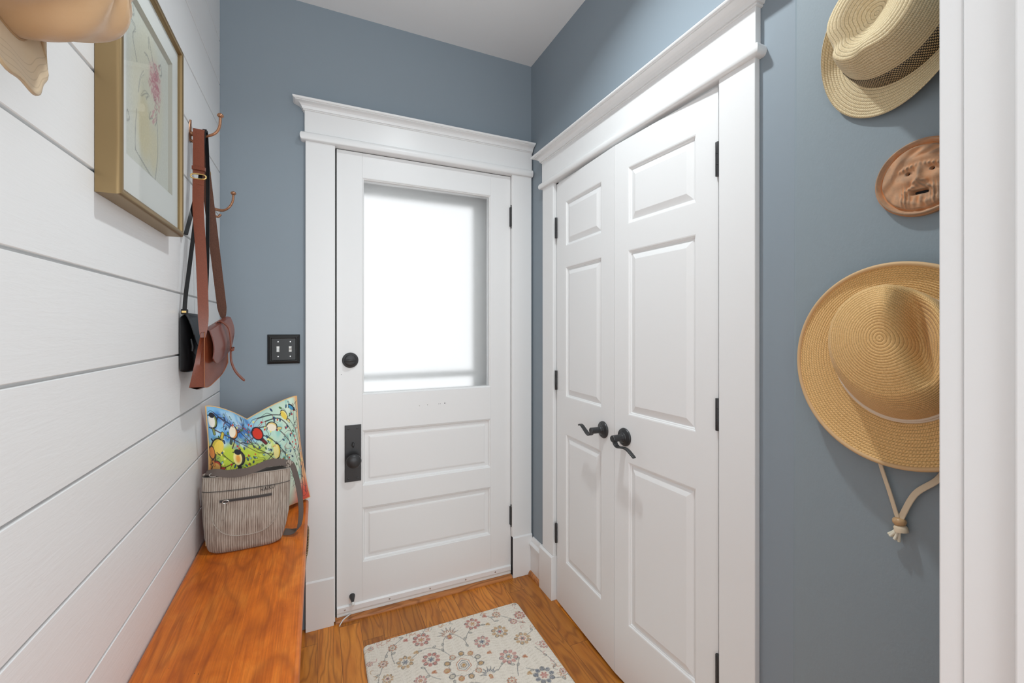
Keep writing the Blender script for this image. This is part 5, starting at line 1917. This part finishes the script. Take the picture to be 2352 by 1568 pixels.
# the large medallion
x, y = 0.495, 1.527
for k in range(11):
    a = 0.3 + 2 * PI * k / 11
    cv.ell(x + 0.064 * math.cos(a), y + 0.060 * math.sin(a), 0.011, 0.010, cgold if k % 3 else srgb(206, 196, 178), a, 0.2, 0.9, cg if k % 2 else cgrey, 0.25)
for k in range(12):
    a = 2 * PI * k / 12
    cv.line([(x + 0.050 * math.cos(a), y + 0.046 * math.sin(a)), (x + 0.056 * math.cos(a + 0.26), y + 0.052 * math.sin(a + 0.26)), (x + 0.050 * math.cos(a + 0.52), y + 0.046 * math.sin(a + 0.52))], 0.0010, cgrey, 0.0015, 0.85)
hx = [(0, 0.036), (0.024, 0.018), (0.026, -0.012), (0.0, -0.030), (-0.026, -0.012), (-0.024, 0.018), (0, 0.036)]
cv.line([(x + a, y + b) for a, b in hx], 0.0013, cg, 0.0014)
cv.line([(x + a * 0.72, y + b * 0.72) for a, b in hx], 0.0014, cb_, 0.0018, 0.9)
cv.line([(x + a * 0.42, y + b * 0.42) for a, b in hx], 0.0012, cgrey, 0.0015)
cv.ell(x, y, 0.008, 0.009, cgold, 0, 0.3)
# buds and border sprigs
for bx, by, bc in ((0.320, 1.747, cr), (0.660, 1.752, cr), (0.603, 1.548, cg), (0.720, 1.474, cg), (0.386, 1.542, cg), (0.655, 1.70, cgold), (0.345, 1.665, cgold), (0.70, 1.395, cgold)):
    cv.ell(bx, by, 0.010, 0.006, bc, 0.5, 0.3, 0.95)
    cv.ell(bx + 0.004, by - 0.004, 0.008, 0.005, bc, -0.8, 0.3, 0.9)
for k in range(130):
    side = k % 3
    bx, by = (rng.uniform(0.165, 0.19), rng.uniform(0.75, 1.77)) if side == 0 else ((rng.uniform(0.79, 0.828), rng.uniform(0.75, 1.77)) if side == 1 else (rng.uniform(0.18, 0.82), rng.uniform(1.762, 1.780)))
    a = rng.uniform(0, 6.28)
    cc = [cgrey, pink, cg, cgold][rng.randint(4)]
    cv.curve([(bx, by), (bx + 0.012 * math.cos(a), by + 0.012 * math.sin(a)), (bx + 0.018 * math.cos(a + 0.9), by + 0.018 * math.sin(a + 0.9))], 0.0014, cc, 0.0016, 0.75)
# the unseen near half repeats the same kinds of flowers
for k in range(24):
    ring_flower(rng.uniform(0.2, 0.8), rng.uniform(0.74, 1.26), rng.uniform(0.02, 0.038), [cr, cgold, pink, cb_][k % 4], [cb_, cr, cg][k % 3], 9, cgrey, cgold, rng.uniform(0, 1))
# wear: pale flecks through the print
fl = rng.rand(len(X))
cv.put((fl > 0.66) * 0.45, srgb(238, 229, 214))
cv.put((fl < 0.10) * 0.25, srgb(168, 152, 130))
Z = 0.0085 + 0.0006 * (rng.rand(NX, NYR) - 0.5)
# rounded corners and soft edge
rc = 0.020
cx = np.clip(GX, RX0 + rc, RX1 - rc)
cy = np.clip(GYR, RY0 + rc, RY1 - rc)
dd = np.hypot(GX - cx, GYR - cy)
f = np.where(dd > 1e-9, np.minimum(1, rc / np.maximum(dd, 1e-9)), 1)
corner = (np.abs(GX - cx) > 1e-9) & (np.abs(GYR - cy) > 1e-9)
GX2 = np.where(corner, cx + (GX - cx) * f, GX)
GY2 = np.where(corner, cy + (GYR - cy) * f, GYR)
edge_d = rc - np.hypot(GX2 - cx, GY2 - cy)
Z -= 0.0035 * np.exp(-(np.maximum(edge_d, 0) / 0.0025) ** 2)
p = MB()
rows = [[(GX2[i, j], GY2[i, j], Z[i, j]) for j in range(NYR)] for i in range(NX)]
p.grid(rows)
obj('pile', p, M_RUG, rug, colors=cv.c, smooth=3.14)
rim = [rows[i][0] for i in range(NX)] + [rows[-1][j] for j in range(1, NYR)] + [rows[i][-1] for i in range(NX - 2, -1, -1)] + [rows[0][j] for j in range(NYR - 2, 0, -1)]
p = MB()
p.grid([[(q[0], q[1], q[2] + 0.0004), (q[0], q[1], 0.0004)] for q in rim[::3]], closed_u=True)
obj('serged_edge', p, simple('rug_edge', srgb(176, 160, 134), 0.9, 0, 0.8, 500), rug)

# ------------------------------------------------------------------ thin white cable at the threshold
c = spline([(0.135, 2.000, 0.0155), (0.118, 1.985, 0.0165), (0.100, 1.975, 0.0120), (0.088, 1.965, 0.0030), (0.084, 1.955, 0.0022)], 6)
o = obj('cable', MB().tube(c, 0.0026, 8), M_IVORY, smooth=1.5)
tag(o, 'thin white cable coming from under the entry door over the threshold', 'cable')
